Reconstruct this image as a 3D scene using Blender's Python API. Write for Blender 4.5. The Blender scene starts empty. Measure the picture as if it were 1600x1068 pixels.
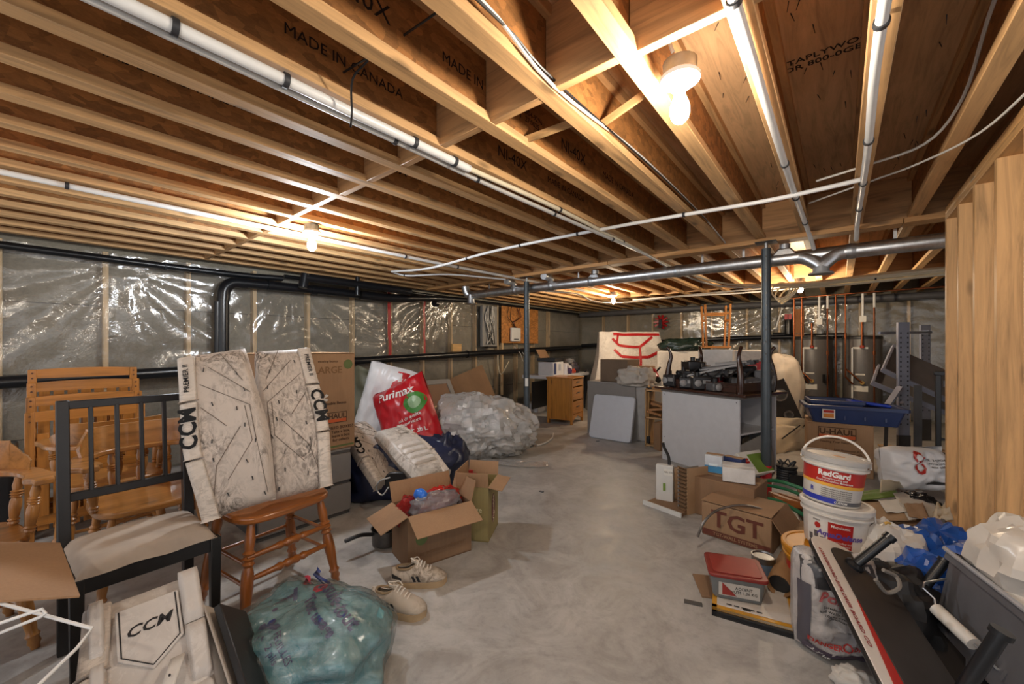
import bpy, bmesh, math, random
from math import sin, cos, pi, radians, sqrt, atan2
from mathutils import Matrix, Vector, Euler, noise
random.seed(7)
SC = bpy.context.scene
COL = SC.collection
# ------------------------------------------------------------------ camera
FPX, HZ, CH, YAW = 625.0, 542.0, 1.235, radians(39.3)
cam_d = bpy.data.cameras.new('camera'); cam = bpy.data.objects.new('camera', cam_d); COL.objects.link(cam)
cam_d.sensor_width = 36.0; cam_d.lens = 36.0*FPX/1600.0
cam_d.shift_y = (HZ-534.0)/1600.0; cam_d.clip_start = .02; cam_d.clip_end = 60
cam.location = (0, 0, CH); cam.rotation_euler = (pi/2, 0, YAW)
SC.camera = cam
# ------------------------------------------------------------------ world and exposure
wd = bpy.data.worlds.new('world'); SC.world = wd; wd.use_nodes = True
wd.node_tree.nodes['Background'].inputs[0].default_value = (.97, .97, 1, 1)
wd.node_tree.nodes['Background'].inputs[1].default_value = .95
SC.view_settings.view_transform = 'Standard'; SC.view_settings.look = 'None'
SC.view_settings.exposure = 0.2; SC.view_settings.gamma = 1.0; SC.view_settings.use_curve_mapping = False
SC.cycles.max_bounces = 9; SC.cycles.diffuse_bounces = 6; SC.cycles.transparent_max_bounces = 16
SC.cycles.sample_clamp_indirect = 6.0; SC.cycles.caustics_reflective = False; SC.cycles.caustics_refractive = False
BULB_WARM, BULB_FAR, BULB_COOL = (1.0, .88, .73), (1.0, .80, .56), (.86, .93, 1.0)
BULB_POWER = 700.0
# ------------------------------------------------------------------ pixel <-> place (only used to read real positions off the photograph)
VW = Vector((-sin(YAW), cos(YAW), 0)); RT = Vector((cos(YAW), sin(YAW), 0)); UP = Vector((0, 0, 1))
def ray(px, py): return VW + RT*((px-800)/FPX) + UP*((HZ-py)/FPX)
def atz(px, py, z=0.0):
    d = ray(px, py); t = (z-CH)/d.z; return Vector((0, 0, CH)) + d*t
def aty(px, py, Y):
    d = ray(px, py); return Vector((0, 0, CH)) + d*(Y/d.y)
def atx(px, py, X):
    d = ray(px, py); return Vector((0, 0, CH)) + d*(X/d.x)
def atd(px, py, t): return Vector((0, 0, CH)) + ray(px, py)*t
def depth(p): return Vector((p[0], p[1], 0)).dot(VW)
def zat(p, py):                       # height above the floor at plan point p seen at image row py
    return CH + (HZ-py)/FPX*depth(p)
def face(p, q): return atan2(q[1]-p[1], q[0]-p[0])      # heading of p->q in plan
def fl(v): return Vector((v[0], v[1], 0))
T = Matrix.Translation
def RX(a): return Matrix.Rotation(a, 4, 'X')
def RY(a): return Matrix.Rotation(a, 4, 'Y')
def RZ(a): return Matrix.Rotation(a, 4, 'Z')
# ------------------------------------------------------------------ materials
MATS = {}
def lin(c):
    if isinstance(c, str):
        c = c.lstrip('#'); c = [int(c[i:i+2], 16)/255 for i in (0, 2, 4)]
    return tuple((x/12.92 if x <= .04045 else ((x+.055)/1.055)**2.4) for x in c[:3]) + (1,)
class NT:
    def __init__(s, m):
        m.use_nodes = True; s.t = m.node_tree; s.p = s.t.nodes['Principled BSDF']; s.out = s.t.nodes['Material Output']
        s.tc = None
    def n(s, typ, **kw):
        x = s.t.nodes.new(typ)
        for k, v in kw.items():
            if k.startswith('i_'):
                x.inputs[int(k[2:]) if k[2:].isdigit() else k[2:].replace('_', ' ')].default_value = v
            else: setattr(x, k, v)
        return x
    def l(s, a, b): s.t.links.new(a, b)
    def co(s, scale=(1, 1, 1), src='Object', rand=True):
        if s.tc is None: s.tc = s.n('ShaderNodeTexCoord')
        mp = s.n('ShaderNodeMapping'); mp.inputs['Scale'].default_value = scale
        if rand:
            oi = s.n('ShaderNodeObjectInfo'); ml = s.n('ShaderNodeMath', operation='MULTIPLY'); ml.inputs[1].default_value = 37.0
            s.l(oi.outputs['Random'], ml.inputs[0]); s.l(ml.outputs[0], mp.inputs['Location'])
        s.l(s.tc.outputs[src], mp.inputs['Vector']); return mp.outputs[0]
    def noise(s, vec, sc=5, det=4, rough=.6, dist=0):
        x = s.n('ShaderNodeTexNoise'); x.inputs['Scale'].default_value = sc; x.inputs['Detail'].default_value = det
        x.inputs['Roughness'].default_value = rough; x.inputs['Distortion'].default_value = dist
        s.l(vec, x.inputs['Vector']); return x.outputs['Fac']
    def ramp(s, fac, stops):
        r = s.n('ShaderNodeValToRGB'); e = r.color_ramp.elements
        while len(e) < len(stops): e.new(.5)
        for el, (p, c) in zip(e, stops): el.position = p; el.color = c
        s.l(fac, r.inputs[0]); return r.outputs[0]
    def mix(s, fac, a, b, mode='MIX'):
        m = s.n('ShaderNodeMix', data_type='RGBA', blend_type=mode)
        for sock, v in ((m.inputs[0], fac), (m.inputs[6], a), (m.inputs[7], b)):
            if hasattr(v, 'is_linked') or hasattr(v, 'links'): s.l(v, sock)
            else: sock.default_value = v
        return m.outputs[2]
    def bump(s, h, st=.3, d=.01):
        b = s.n('ShaderNodeBump'); b.inputs['Strength'].default_value = st; b.inputs['Distance'].default_value = d
        s.l(h, b.inputs['Height']); s.l(b.outputs[0], s.p.inputs['Normal'])
    def col(s, c):
        if hasattr(c, 'links'): s.l(c, s.p.inputs['Base Color'])
        else: s.p.inputs['Base Color'].default_value = c
    def set(s, **kw):
        for k, v in kw.items(): s.p.inputs[k.replace('_', ' ')].default_value = v
BLK = (0, 0, 0, 1); WHT = (1, 1, 1, 1)
def dk(c, f): return (c[0]*f, c[1]*f, c[2]*f, 1)
def mat(name, fn):
    if name not in MATS:
        m = bpy.data.materials.new(name); MATS[name] = m; fn(NT(m))
    return MATS[name]
def plain(c, rough=.5, var=.12, sc=14, metal=0, bump=0, name=None):
    c0 = lin(c); nm = name or 'plain_%s_%s_%s_%s_%s' % (c, rough, var, metal, bump)
    def f(s):
        v = s.co(); nz = s.noise(v, sc, 4)
        s.col(s.ramp(nz, [(.25, dk(c0, 1-var)), (.75, dk(c0, 1+var))])); s.set(Roughness=rough, Metallic=metal)
        if bump: s.bump(nz, bump, .004)
    return mat(nm, f)
def wood(c, axis=2, rough=.45, name=None, knots=.5, k=1.0, coat=0):
    c0 = lin(c); nm = 'wood_%s_%d_%s_%s' % (c, axis, rough, coat)
    def f(s):
        sc = [26*k, 26*k, 26*k]; sc[axis] = 1.6*k
        v = s.co(tuple(sc)); a = s.noise(v, 1, 5, .65, .8)
        base = s.ramp(a, [(.25, dk(c0, .5)), (.5, c0), (.78, dk(c0, 1.32))])
        sk = [9, 9, 9]; sk[axis] = 3
        vo = s.n('ShaderNodeTexVoronoi'); vo.inputs['Scale'].default_value = 1; s.l(s.co(tuple(sk)), vo.inputs['Vector'])
        kn = s.ramp(vo.outputs['Distance'], [(.08, (.75, .75, .75, 1)), (.2, BLK)])
        s.col(s.mix(kn, base, dk(c0, .3)) if knots else base)
        s.set(Roughness=rough, **{'Coat_Weight': coat}); s.bump(a, .15, .002)
    return mat(nm, f)
def osb(c, name):
    c0 = lin(c)
    def f(s):
        v = s.co((1, 1, 1)); nz = s.noise(v, 3, 2)
        vo = s.n('ShaderNodeTexVoronoi'); vo.inputs['Scale'].default_value = 1
        dv = s.n('ShaderNodeVectorMath', operation='ADD'); s.l(s.co((1, 14, 30)), dv.inputs[0]); s.l(s.co((8, 8, 8)), dv.inputs[1])
        s.l(dv.outputs[0], vo.inputs['Vector'])
        fl_ = s.noise(s.co((16, 16, 40)), 1.2, 5, .7, 2.2)
        sp = s.n('ShaderNodeSeparateColor'); s.l(vo.outputs['Color'], sp.inputs[0])
        a = s.ramp(sp.outputs[0], [(.1, dk(c0, .62)), (.5, c0), (.95, dk(c0, 1.45))])
        b = s.ramp(fl_, [(.3, dk(c0, .4)), (.55, c0), (.75, dk(c0, 1.6))])
        s.col(s.mix(.4, a, b)); s.set(Roughness=.62); s.bump(fl_, .2, .003)
    return mat(name, f)
def concrete_floor(s):
    v = s.co(rand=False); a = s.noise(v, .7, 8, .62, .4); b = s.noise(v, 22, 4, .7); c = s.noise(s.co((1, 1, 1), rand=False), 3.1, 6, .7, 1.5)
    ca = s.ramp(a, [(.28, lin('#93908c')), (.5, lin('#aeaba7')), (.72, lin('#c4c2be'))])
    cb = s.ramp(c, [(.36, (.5, .48, .455, 1)), (.58, WHT)])
    x = s.mix(.55, ca, cb, 'MULTIPLY'); sp = s.ramp(b, [(.3, (.7, .7, .7, 1)), (.5, WHT)])
    s.col(s.mix(.5, x, sp, 'MULTIPLY')); s.l(s.ramp(c, [(.3, (.34,)*3+(1,)), (.7, (.62,)*3+(1,))]), s.p.inputs['Roughness']); s.bump(b, .12, .004)
def concrete_wall(s):
    v = s.co(rand=False); a = s.noise(v, 1.3, 8, .7, .6); b = s.noise(v, 40, 3, .7)
    ca = s.ramp(a, [(.3, lin('#766f61')), (.5, lin('#918978')), (.7, lin('#a69e8e'))])
    s.col(s.mix(.45, ca, s.ramp(b, [(.3, (.55,)*3+(1,)), (.6, WHT)]), 'MULTIPLY')); s.set(Roughness=.85); s.bump(b, .4, .006)
def subfloor(s):
    v = s.co((22, 2.0, 22), rand=False); a = s.noise(v, 1, 6, .68, 1.4); p = s.noise(s.co((1, 1, 1), rand=False), 1.2, 5)
    c0 = lin('#d9b285')
    x = s.ramp(a, [(.25, dk(c0, .6)), (.5, c0), (.75, dk(c0, 1.2))])
    s.col(s.mix(.6, x, s.ramp(p, [(.3, (.62, .55, .5, 1)), (.65, WHT)]), 'MULTIPLY')); s.set(Roughness=.6); s.bump(a, .2, .003)
def film(alpha=.22, tint='#d8d6d0', rough=.16, name='film', bst=.5, bsc=7, gmin=.06):
    def f(s):
        s.col(lin(tint)); s.set(Roughness=rough, Alpha=alpha, **{'Specular IOR Level': .8, 'IOR': 1.5})
        v = s.co((1, 1, 1)); a = s.noise(v, bsc, 5, .6, 1.4); s.bump(a, bst, .02)
    def g(s):
        c0 = lin(tint); s.t.nodes.remove(s.p)
        a = s.noise(s.co((1, 1, 1)), bsc, 5, .6, 1.4); b = s.n('ShaderNodeBump'); b.inputs['Strength'].default_value = bst; b.inputs['Distance'].default_value = .02; s.l(a, b.inputs['Height'])
        tr = s.n('ShaderNodeBsdfTransparent'); df = s.n('ShaderNodeBsdfDiffuse'); df.inputs[0].default_value = c0; gl = s.n('ShaderNodeBsdfGlossy'); gl.inputs['Roughness'].default_value = rough
        lw = s.n('ShaderNodeLayerWeight'); lw.inputs[0].default_value = .35
        for x in (df, gl, lw): s.l(b.outputs[0], x.inputs['Normal'])
        m1 = s.n('ShaderNodeMixShader'); m1.inputs[0].default_value = alpha; s.l(tr.outputs[0], m1.inputs[1]); s.l(df.outputs[0], m1.inputs[2])
        mr = s.n('ShaderNodeMapRange'); s.l(lw.outputs['Fresnel'], mr.inputs[0]); mr.inputs[1].default_value = 0; mr.inputs[2].default_value = 1; mr.inputs[3].default_value = gmin; mr.inputs[4].default_value = .6
        m2 = s.n('ShaderNodeMixShader'); s.l(mr.outputs[0], m2.inputs[0]); s.l(m1.outputs[0], m2.inputs[1]); s.l(gl.outputs[0], m2.inputs[2]); s.l(m2.outputs[0], s.out.inputs[0])
    return mat(name, g)
def card(c='#9a7352', name=None):
    c0 = lin(c)
    def f(s):
        v = s.co(); a = s.noise(v, 3, 5); b = s.noise(s.co((120, 120, 3)), 1, 2)
        x = s.ramp(a, [(.3, dk(c0, .84)), (.7, dk(c0, 1.1))]); s.col(s.mix(.25, x, s.ramp(b, [(.4, (.75,)*3+(1,)), (.6, WHT)]), 'MULTIPLY'))
        s.set(Roughness=.8); s.bump(b, .08, .001)
    return mat('card_%s' % c, f)
def steel(c='#9b9da0', rough=.3, name=None):
    c0 = lin(c)
    def f(s):
        v = s.co(); a = s.noise(v, 18, 4); s.col(s.ramp(a, [(.3, dk(c0, .75)), (.7, dk(c0, 1.15))]))
        s.set(Metallic=1.0, Roughness=rough); s.bump(a, .1, .003)
    return mat('steel_%s_%s' % (c, rough), f)
def scuffed(c='#cfc6bb', mark='#3a342e', amt=.5, rough=.5, ax=(3, 3, 12), name=None):
    c0 = lin(c); m0 = lin(mark)
    def f(s):
        a = s.noise(s.co(ax), 2.6, 8, .75, 2.5); g = s.noise(s.co((1, 1, 1)), 4, 4)
        st = s.ramp(a, [(.5-.12*amt, (amt*1.4,)*3+(1,)), (.5+.09*amt, BLK)])
        gm = s.ramp(g, [(.36, BLK), (.62, WHT)])
        fac = s.mix(1.0, st, gm, 'MULTIPLY')
        s.col(s.mix(fac, s.ramp(g, [(.3, dk(c0, .88)), (.7, dk(c0, 1.06))]), m0)); s.set(Roughness=rough); s.bump(a, .12, .003)
    return mat('scuffed_%s_%s_%s' % (c, amt, ax), f)
def emit(c, st, name):
    def f(s):
        s.col(WHT); s.p.inputs['Emission Color'].default_value = tuple(c)+(1,); s.p.inputs['Emission Strength'].default_value = st
    return mat(name, f)
# ------------------------------------------------------------------ mesh builder
class MB:
    def __init__(s): s.v = []; s.f = []; s.c = []
    def add(s, vs, fs, M=None):
        o = len(s.v)
        s.v += [tuple(M @ Vector(p)) for p in vs] if M else [tuple(p) for p in vs]
        s.f += [tuple(i+o for i in q) for q in fs]; return s
    def box(s, c, d, M=None, taper=1.0):
        x, y, z = d[0]/2, d[1]/2, d[2]/2; t = taper
        vs = [(-x*t, -y*t, -z), (x*t, -y*t, -z), (x*t, y*t, -z), (-x*t, y*t, -z), (-x, -y, z), (x, -y, z), (x, y, z), (-x, y, z)]
        vs = [(a+c[0], b+c[1], e+c[2]) for a, b, e in vs]
        return s.add(vs, [(3, 2, 1, 0), (4, 5, 6, 7), (0, 1, 5, 4), (1, 2, 6, 5), (2, 3, 7, 6), (3, 0, 4, 7)], M)
    def bar(s, p, q, w, h, up=(0, 0, 1)):
        p = Vector(p); q = Vector(q); z = (q-p); L = z.length; z.normalize(); u = Vector(up)
        if abs(z.dot(u)) > .98: u = Vector((0, 1, 0))
        x = u.cross(z).normalized(); y = z.cross(x)
        M = Matrix((x, y, z)).transposed().to_4x4(); M.translation = (p+q)/2
        return s.box((0, 0, 0), (w, h, L), M)
    def tube(s, pts, r, n=8, cap=True):
        pts = [Vector(p) for p in pts]; m = len(pts); rs = r if isinstance(r, (list, tuple)) else [r]*m
        o = len(s.v); prev = None
        for i, p in enumerate(pts):
            d = (pts[min(i+1, m-1)]-pts[max(i-1, 0)])
            if d.length < 1e-9: d = Vector((0, 0, 1))
            d.normalize()
            if prev is None:
                u = Vector((0, 0, 1)) if abs(d.z) < .9 else Vector((1, 0, 0)); x = u.cross(d).normalized()
            else:
                x = prev - d*prev.dot(d)
                x = x.normalized() if x.length > 1e-6 else Vector((1, 0, 0))
            prev = x; y = d.cross(x)
            for k in range(n):
                a = 2*pi*k/n; s.v.append(tuple(p + (x*cos(a)+y*sin(a))*rs[i]))
        for i in range(m-1):
            for k in range(n):
                a = o+i*n+k; b = o+i*n+(k+1) % n; s.f.append((a, b, b+n, a+n))
        if cap:
            s.f.append(tuple(o+k for k in reversed(range(n)))); s.f.append(tuple(o+(m-1)*n+k for k in range(n)))
        return s
    def lathe(s, prof, n=20, M=None, sx=1, sy=1):
        vs = []; fs = []; m = len(prof)
        for r, z in prof:
            for k in range(n): a = 2*pi*k/n; vs.append((r*cos(a)*sx, r*sin(a)*sy, z))
        for i in range(m-1):
            for k in range(n):
                a = i*n+k; b = i*n+(k+1) % n; fs.append((a, b, b+n, a+n))
        if prof[0][0] > 1e-5: fs.append(tuple(reversed(range(n))))
        if prof[-1][0] > 1e-5: fs.append(tuple((m-1)*n+k for k in range(n)))
        return s.add(vs, fs, M)
    def prism(s, poly, z0, z1, M=None):
        n = len(poly); vs = [(x, y, z0) for x, y in poly]+[(x, y, z1) for x, y in poly]
        fs = [tuple(reversed(range(n))), tuple(range(n, 2*n))]+[(i, (i+1) % n, (i+1) % n+n, i+n) for i in range(n)]
        return s.add(vs, fs, M)
    def grid(s, fn, nu, nv, M=None, closed_u=False):
        vs = []; fs = []
        for j in range(nv):
            for i in range(nu): vs.append(tuple(fn(i/(nu if closed_u else nu-1), j/(nv-1))))
        for j in range(nv-1):
            for i in range(nu if closed_u else nu-1):
                a = j*nu+i; b = j*nu+(i+1) % nu; fs.append((a, b, b+nu, a+nu))
        return s.add(vs, fs, M)
    def build(s, name, m, parent=None, smooth=False, bevel=0, seg=2, loc=None, sub=0, solid=0, auto=40):
        me = bpy.data.meshes.new(name); me.from_pydata(s.v, [], s.f); me.update()
        o = bpy.data.objects.new(name, me); COL.objects.link(o)
        if m: me.materials.append(m)
        if smooth:
            me.polygons.foreach_set('use_smooth', [True]*len(me.polygons))
            if auto < 180: me.set_sharp_from_angle(angle=radians(auto))
        if parent: o.parent = parent
        if loc: o.location = loc
        if solid:
            q = o.modifiers.new('solid', 'SOLIDIFY'); q.thickness = solid; q.offset = 0
        if bevel:
            q = o.modifiers.new('bevel', 'BEVEL'); q.width = bevel; q.segments = seg; q.limit_method = 'ANGLE'; q.angle_limit = radians(35)
            q.harden_normals = False
            if not smooth: me.polygons.foreach_set('use_smooth', [True]*len(me.polygons)); me.set_sharp_from_angle(angle=radians(30))
        if sub:
            q = o.modifiers.new('sub', 'SUBSURF'); q.levels = sub; q.render_levels = sub
        return o
def tag(o, label, cat, group=None, kind=None):
    o['label'] = label; o['category'] = cat
    if group: o['group'] = group
    if kind: o['kind'] = kind
    return o
def thing(name, label, cat, loc=(0, 0, 0), rz=0, group=None):
    o = bpy.data.objects.new(name, None); COL.objects.link(o); o.location = loc; o.rotation_euler = (0, 0, rz)
    o.empty_display_size = .05; return tag(o, label, cat, group)
def struct(o): o['kind'] = 'structure'; return o
def bx(name, c, d, m, parent=None, bevel=.003, M=None, seg=1):
    return MB().box(c, d, M).build(name, m, parent, bevel=bevel, seg=seg)
def copy_part(o, parent, loc=None, M=None):
    c = o.copy(); COL.objects.link(c); c.parent = parent
    if loc is not None: c.location = loc
    if M is not None: c.matrix_local = M
    return c
def copy_tree(o, parent=None):
    c = o.copy(); COL.objects.link(c); c.parent = parent
    for ch in list(o.children): copy_tree(ch, c)
    return c
def text(s, parent, size, m, M, name='lettering', align='CENTER', bold=0, shear=0, sx=1.0, ext=.0004, wrap=None):
    cu = bpy.data.curves.new(name, 'FONT'); cu.body = s; cu.size = size; cu.align_x = align; cu.align_y = 'CENTER'
    cu.extrude = ext; cu.offset = bold*size; cu.shear = shear; cu.resolution_u = 2
    to = bpy.data.objects.new(name, cu); me = bpy.data.meshes.new_from_object(to); bpy.data.objects.remove(to)
    bpy.data.curves.remove(cu)
    if sx != 1.0: me.transform(Matrix.Diagonal((sx, 1, 1, 1)))
    me.transform(M)
    if wrap:
        for v in me.vertices: v.co = wrap(v.co)
    me.name = name; me.materials.clear(); me.materials.append(m)
    o = bpy.data.objects.new(name, me); COL.objects.link(o); o.parent = parent; return o
def on_front(x, y, z): return T((x, y, z)) @ RX(pi/2)                 # reads from -Y
def on_right(x, y, z): return T((x, y, z)) @ RZ(pi/2) @ RX(pi/2)      # reads from +X
def on_left(x, y, z): return T((x, y, z)) @ RZ(-pi/2) @ RX(pi/2)      # reads from -X
def wob(p, sc, amp, seed=0):
    q = Vector((p[0]*sc+seed*3.1, p[1]*sc-seed*1.7, p[2]*sc+seed)); return noise.noise(q)*amp
def smoothpath(pts, n=6):                                              # catmull-rom
    P = [Vector(p) for p in pts]; P = [P[0]*2-P[1]]+P+[P[-1]*2-P[-2]]; out = []
    for i in range(1, len(P)-2):
        for k in range(n):
            t = k/n; a, b, c, d = P[i-1], P[i], P[i+1], P[i+2]
            out.append(.5*((2*b)+(c-a)*t+(2*a-5*b+4*c-d)*t*t+(3*b-a-3*c+d)*t*t*t))
    out.append(P[-2]); return out
def blob(name, m, parent, size, seed=1, nu=40, nv=24, amp=.12, sc=2.5, crease=.05, csc=7, flat=.35, shape=None, pw=2.4, loc=None, auto=180):
    """a soft filled bag: superellipsoid with folds, resting on z = 0"""
    mb = MB(); sx, sy, sz = size[0]/2, size[1]/2, size[2]
    def fn(u, v):
        th = 2*pi*u; ph = -pi/2+pi*v; e = 2/pw
        cp = abs(cos(ph))**e; sp = (abs(sin(ph))**e)*(1 if ph > 0 else -1)
        c = (abs(cos(th))**e)*(1 if cos(th) > 0 else -1); q = (abs(sin(th))**e)*(1 if sin(th) > 0 else -1)
        p = Vector((cp*c, cp*q, sp))
        if shape: p = shape(p)
        k = 1+wob(p, sc, amp*2, seed)
        r = noise.noise(Vector((p.x*csc+seed, p.y*csc, p.z*csc*.6))); k += crease*(1-2*abs(r))*(1.0)
        r2 = noise.noise(Vector((p.x*csc*2.3+seed, p.y*csc*2.3-seed, p.z*csc*1.3))); k += crease*.45*(1-2*abs(r2))
        p = p*k; z = (p.z+1)/2
        z = max(0, (z-flat*.28)/(1-flat*.28)) if flat else z
        return (p.x*sx, p.y*sy, z*sz)
    mb.grid(fn, nu, nv, closed_u=True)
    return mb.build(name, m, parent, smooth=True, auto=auto, loc=loc)
# ================================================================== the room
XL, XR, YB, YF, ZC, JD = -5.36, 2.9, -1.3, 9.35, 2.145, .30
PINE = '#c69c6b'; PINE2 = '#bb8c58'
M_floor = mat('floor_concrete', concrete_floor); M_wall = mat('wall_concrete', concrete_wall); M_sub = mat('subfloor', subfloor)
M_osb = osb('#a16d3b', 'osb_web'); M_flange = wood(PINE, 1, .6); M_block = wood('#bb8f60', 0, .6); M_stud = wood('#d9b98c', 2, .6)
M_black = plain('#1b1b1d', .32, .15); M_inkm = plain('#1c1008', .8, .1)
struct(MB().box(((XL+XR)/2, (YB+YF)/2, -.05), (XR-XL+.4, YF-YB+.4, .1)).build('floor', M_floor))
struct(MB().box((XL-.1, (YB+YF)/2, 1.25), (.2, YF-YB+.4, 2.5)).build('wall_left', M_wall))
wl = bpy.data.objects['wall_left']
struct(MB().box(((XL+XR)/2, YF+.1, 1.25), (XR-XL, .2, 2.5)).build('wall_far', M_wall)); wf = bpy.data.objects['wall_far']
struct(MB().box((XR+.1, (3.9+YF)/2, 1.25), (.2, YF-3.9+.4, 2.5)).build('wall_right', M_wall))
ceil = struct(MB().box(((XL+XR)/2, (YB+YF)/2, ZC+JD+.02), (XR-XL+.4, YF-YB+.4, .04)).build('ceiling', M_sub))
# pour lines in the concrete
for z in (1.62, 1.0, .45):
    MB().box((XL+.002, 3, z), (.004, 12.6, .008)).build('pour_line', plain('#4e483f', .9), wl)
JX = [.098-.306*k for k in range(-9, 18)]
web0 = flange0 = None
Lj = YF-YB-.02; yc = (YB+YF)/2
BX0 = (2.08, 2.2)
for i, x in enumerate(JX):
    if web0 is None:
        web0 = MB().box((0, 0, 0), (.011, Lj, JD-.07)).build('joist', M_osb, ceil)
        flange0 = MB().box((0, 0, 0), (.066, Lj, .038)).build('bottom_flange', M_flange, web0, bevel=.002, seg=1)
        flange0.location = (0, 0, -JD/2+.019)
        tf = MB().box((0, 0, 0), (.066, Lj, .038)).build('top_flange', M_flange, web0); tf.location = (0, 0, JD/2-.019)
        web0.location = (x, yc, ZC+JD/2); w = web0
    else:
        w = copy_tree(web0, ceil); w.location = (x, yc, ZC+JD/2)
# solid blocking rows between the joists
blk0 = blk2 = None
for a, b in zip(JX[:-1], JX[1:]):
    for Yb, off in ((1.21, .0), (3.99, .0), (7.0, 0)):
        if blk0 is None: blk0 = MB().box((0, 0, 0), (.29, .036, JD-.004)).build('blocking', M_block, ceil, bevel=.002, seg=1); o = blk0
        else: o = copy_part(blk0, ceil)
        o.location = ((a+b)/2, Yb+random.uniform(-.012, .012), ZC+JD/2)
for x0, x1 in ((-4.9, -1.9), (-1.9, .35), (.35, 2.6)):
    MB().box(((x0+x1)/2, 3.99, ZC-.019), (x1-x0-.004, .14, .038)).build('beam_plate', wood(PINE2, 0, .6), ceil, bevel=.002, seg=1)
# stamps on the joist webs
for k, ys in ((4, (.62, 1.9)), (5, (.2, 1.75)), (6, (.05, 1.1, 2.7)), (7, (-.2, 1.35)), (8, (.9,))):
    x = .098-.306*k+.0062
    for y in ys:
        text('NI-40X', ceil, .085, M_inkm, on_right(x, y, ZC+.15), 'web_stamp', bold=.0)
        text('MADE IN CANADA', ceil, .055, M_inkm, on_right(x, y+.58, ZC+.15), 'web_stamp', bold=.0)
        text('30/04-9296\n27:0025', ceil, .035, M_inkm, on_right(x, y-.38, ZC+.16), 'web_stamp')
SB = T((-.02, 1.9, ZC+JD-.001)) @ RZ(radians(180)) @ RX(pi)
text('VERTAPLYWOOD\nOR 800-0GE', ceil, .05, M_inkm, T((-.06, 2.1, ZC+JD-.0012)) @ RX(pi), 'subfloor_stamp', bold=.01)
for q in range(4): MB().box((.3, 1.55+q*.03, ZC+JD-.001), (.11, .009, .002)).build('subfloor_stamp', M_inkm, ceil)
# nail points through the subfloor
nail = None
for a, b, nn in ((-.208, .098, 26), (.098, .404, 22), (-.514, -.208, 22)):
    for q in range(nn):
        if nail is None: nail = MB().tube([(0, 0, 0), (.012, .006, -.03)], [.0022, .001], 5).build('nail', M_black, ceil); o = nail
        else: o = copy_part(nail, ceil)
        o.location = (random.uniform(a+.05, b-.05), random.uniform(.6, 3.8), ZC+JD+.001); o.rotation_euler = (0, 0, random.uniform(0, 6))
# studs on the perimeter walls
std = None
for k in range(-4, 13):
    y = .485+.612*k
    if y < YB+.1 or y > YF-.1: continue
    if std is None: std = MB().box((0, 0, 0), (.089, .038, ZC-.03)).build('stud', M_stud, wl, bevel=.002, seg=1); o = std
    else: o = copy_part(std, wl)
    o.location = (XL+.0455, y, ZC/2-.01)
for x in (-4.62, -3.97, -3.36, -2.72, -2.1, -1.45, -.9, -.34, .28, .89, 1.5, 2.1):
    o = copy_part(std, wf); o.location = (x, YF-.0455, ZC/2-.01); o.rotation_euler = (0, 0, pi/2)
# poly sheets stapled over the studs
M_film = film(.10, '#cfcdc6', .13, 'poly_film', .5, 4)
def ridges(a, b, fans):
    z = 0
    for (ca, cb, w, amp, fr) in fans:
        da, db = a-ca, b-cb; r = sqrt(da*da+db*db)+1e-4; th = atan2(db, da)
        z += amp*math.exp(-(r/w)**2)*abs(sin(th*fr+noise.noise(Vector((a*1.5, b*1.5, 2)))*2.5))
    return z
fansL = [(2.1, 2.1, .9, .035, 10), (4.45, 2.15, .8, .05, 13), (5.1, 2.2, .6, .045, 12), (1.6, 1.2, .7, .03, 7), (.6, 2.0, 1.0, .03, 8), (3.6, 1.3, .6, .03, 9)]
def filmL(u, v):
    y = YB+.1+u*(YF-YB-.2); z = .04+v*(ZC-.08)
    o = .006+.02*max(0, noise.noise(Vector((y*1.7, z*1.1, 5))))+.012*abs(noise.noise(Vector((y*2+z*3.2, z*2.2-y, 1))))+ridges(y, z, fansL)
    return (XL+.093+o, y, z)
tag(MB().grid(filmL, 260, 56).build('poly_sheet', M_film, smooth=True, auto=180), 'long clear plastic vapour barrier stapled over the studs of the left concrete wall', 'plastic sheet')
fansF = [(-.9, 2.0, .8, .045, 13), (-2.6, 1.9, .5, .03, 9), (-.05, 2.0, .5, .045, 12), (-3.6, 1.7, .5, .03, 9), (-1.4, 1.5, .5, .04, 9)]
def filmF(u, v):
    x = XL+.15+u*(XR-XL-.3); z = .04+v*(ZC-.08)
    o = .006+.02*max(0, noise.noise(Vector((x*1.7, z*1.1, 8))))+.012*abs(noise.noise(Vector((x*2+z*3, z*2-x, 3))))+ridges(x, z, fansF)
    return (x, YF-.093-o, z)
tag(MB().grid(filmF, 200, 50).build('poly_sheet', M_film, smooth=True, auto=180), 'clear plastic vapour barrier over the far wall behind the water heaters', 'plastic sheet')
# red sheathing tape on the left sheet
M_red = plain('#a81e22', .4, .15)
for y, w, a in ((3.455, .05, .28), (4.1, .035, .1)):
    p = [(XL+.175, y+random.uniform(-.01, .01), 1.06+(ZC-1.12)*i/8) for i in range(9)]
    m = MB()
    for q in range(8): m.add([(p[q][0], p[q][1]-w/2, p[q][2]), (p[q][0], p[q][1]+w/2, p[q][2]), (p[q+1][0], p[q+1][1]+w/2, p[q+1][2]), (p[q+1][0], p[q+1][1]-w/2, p[q+1][2])], [(0, 1, 2, 3)])
    tag(m.build('red_tape', M_red, solid=.002), 'wide strip of red sheathing tape down the left plastic sheet' if w > .04 else 'narrow strip of dark red tape beside the wider tape on the left sheet', 'tape')
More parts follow.
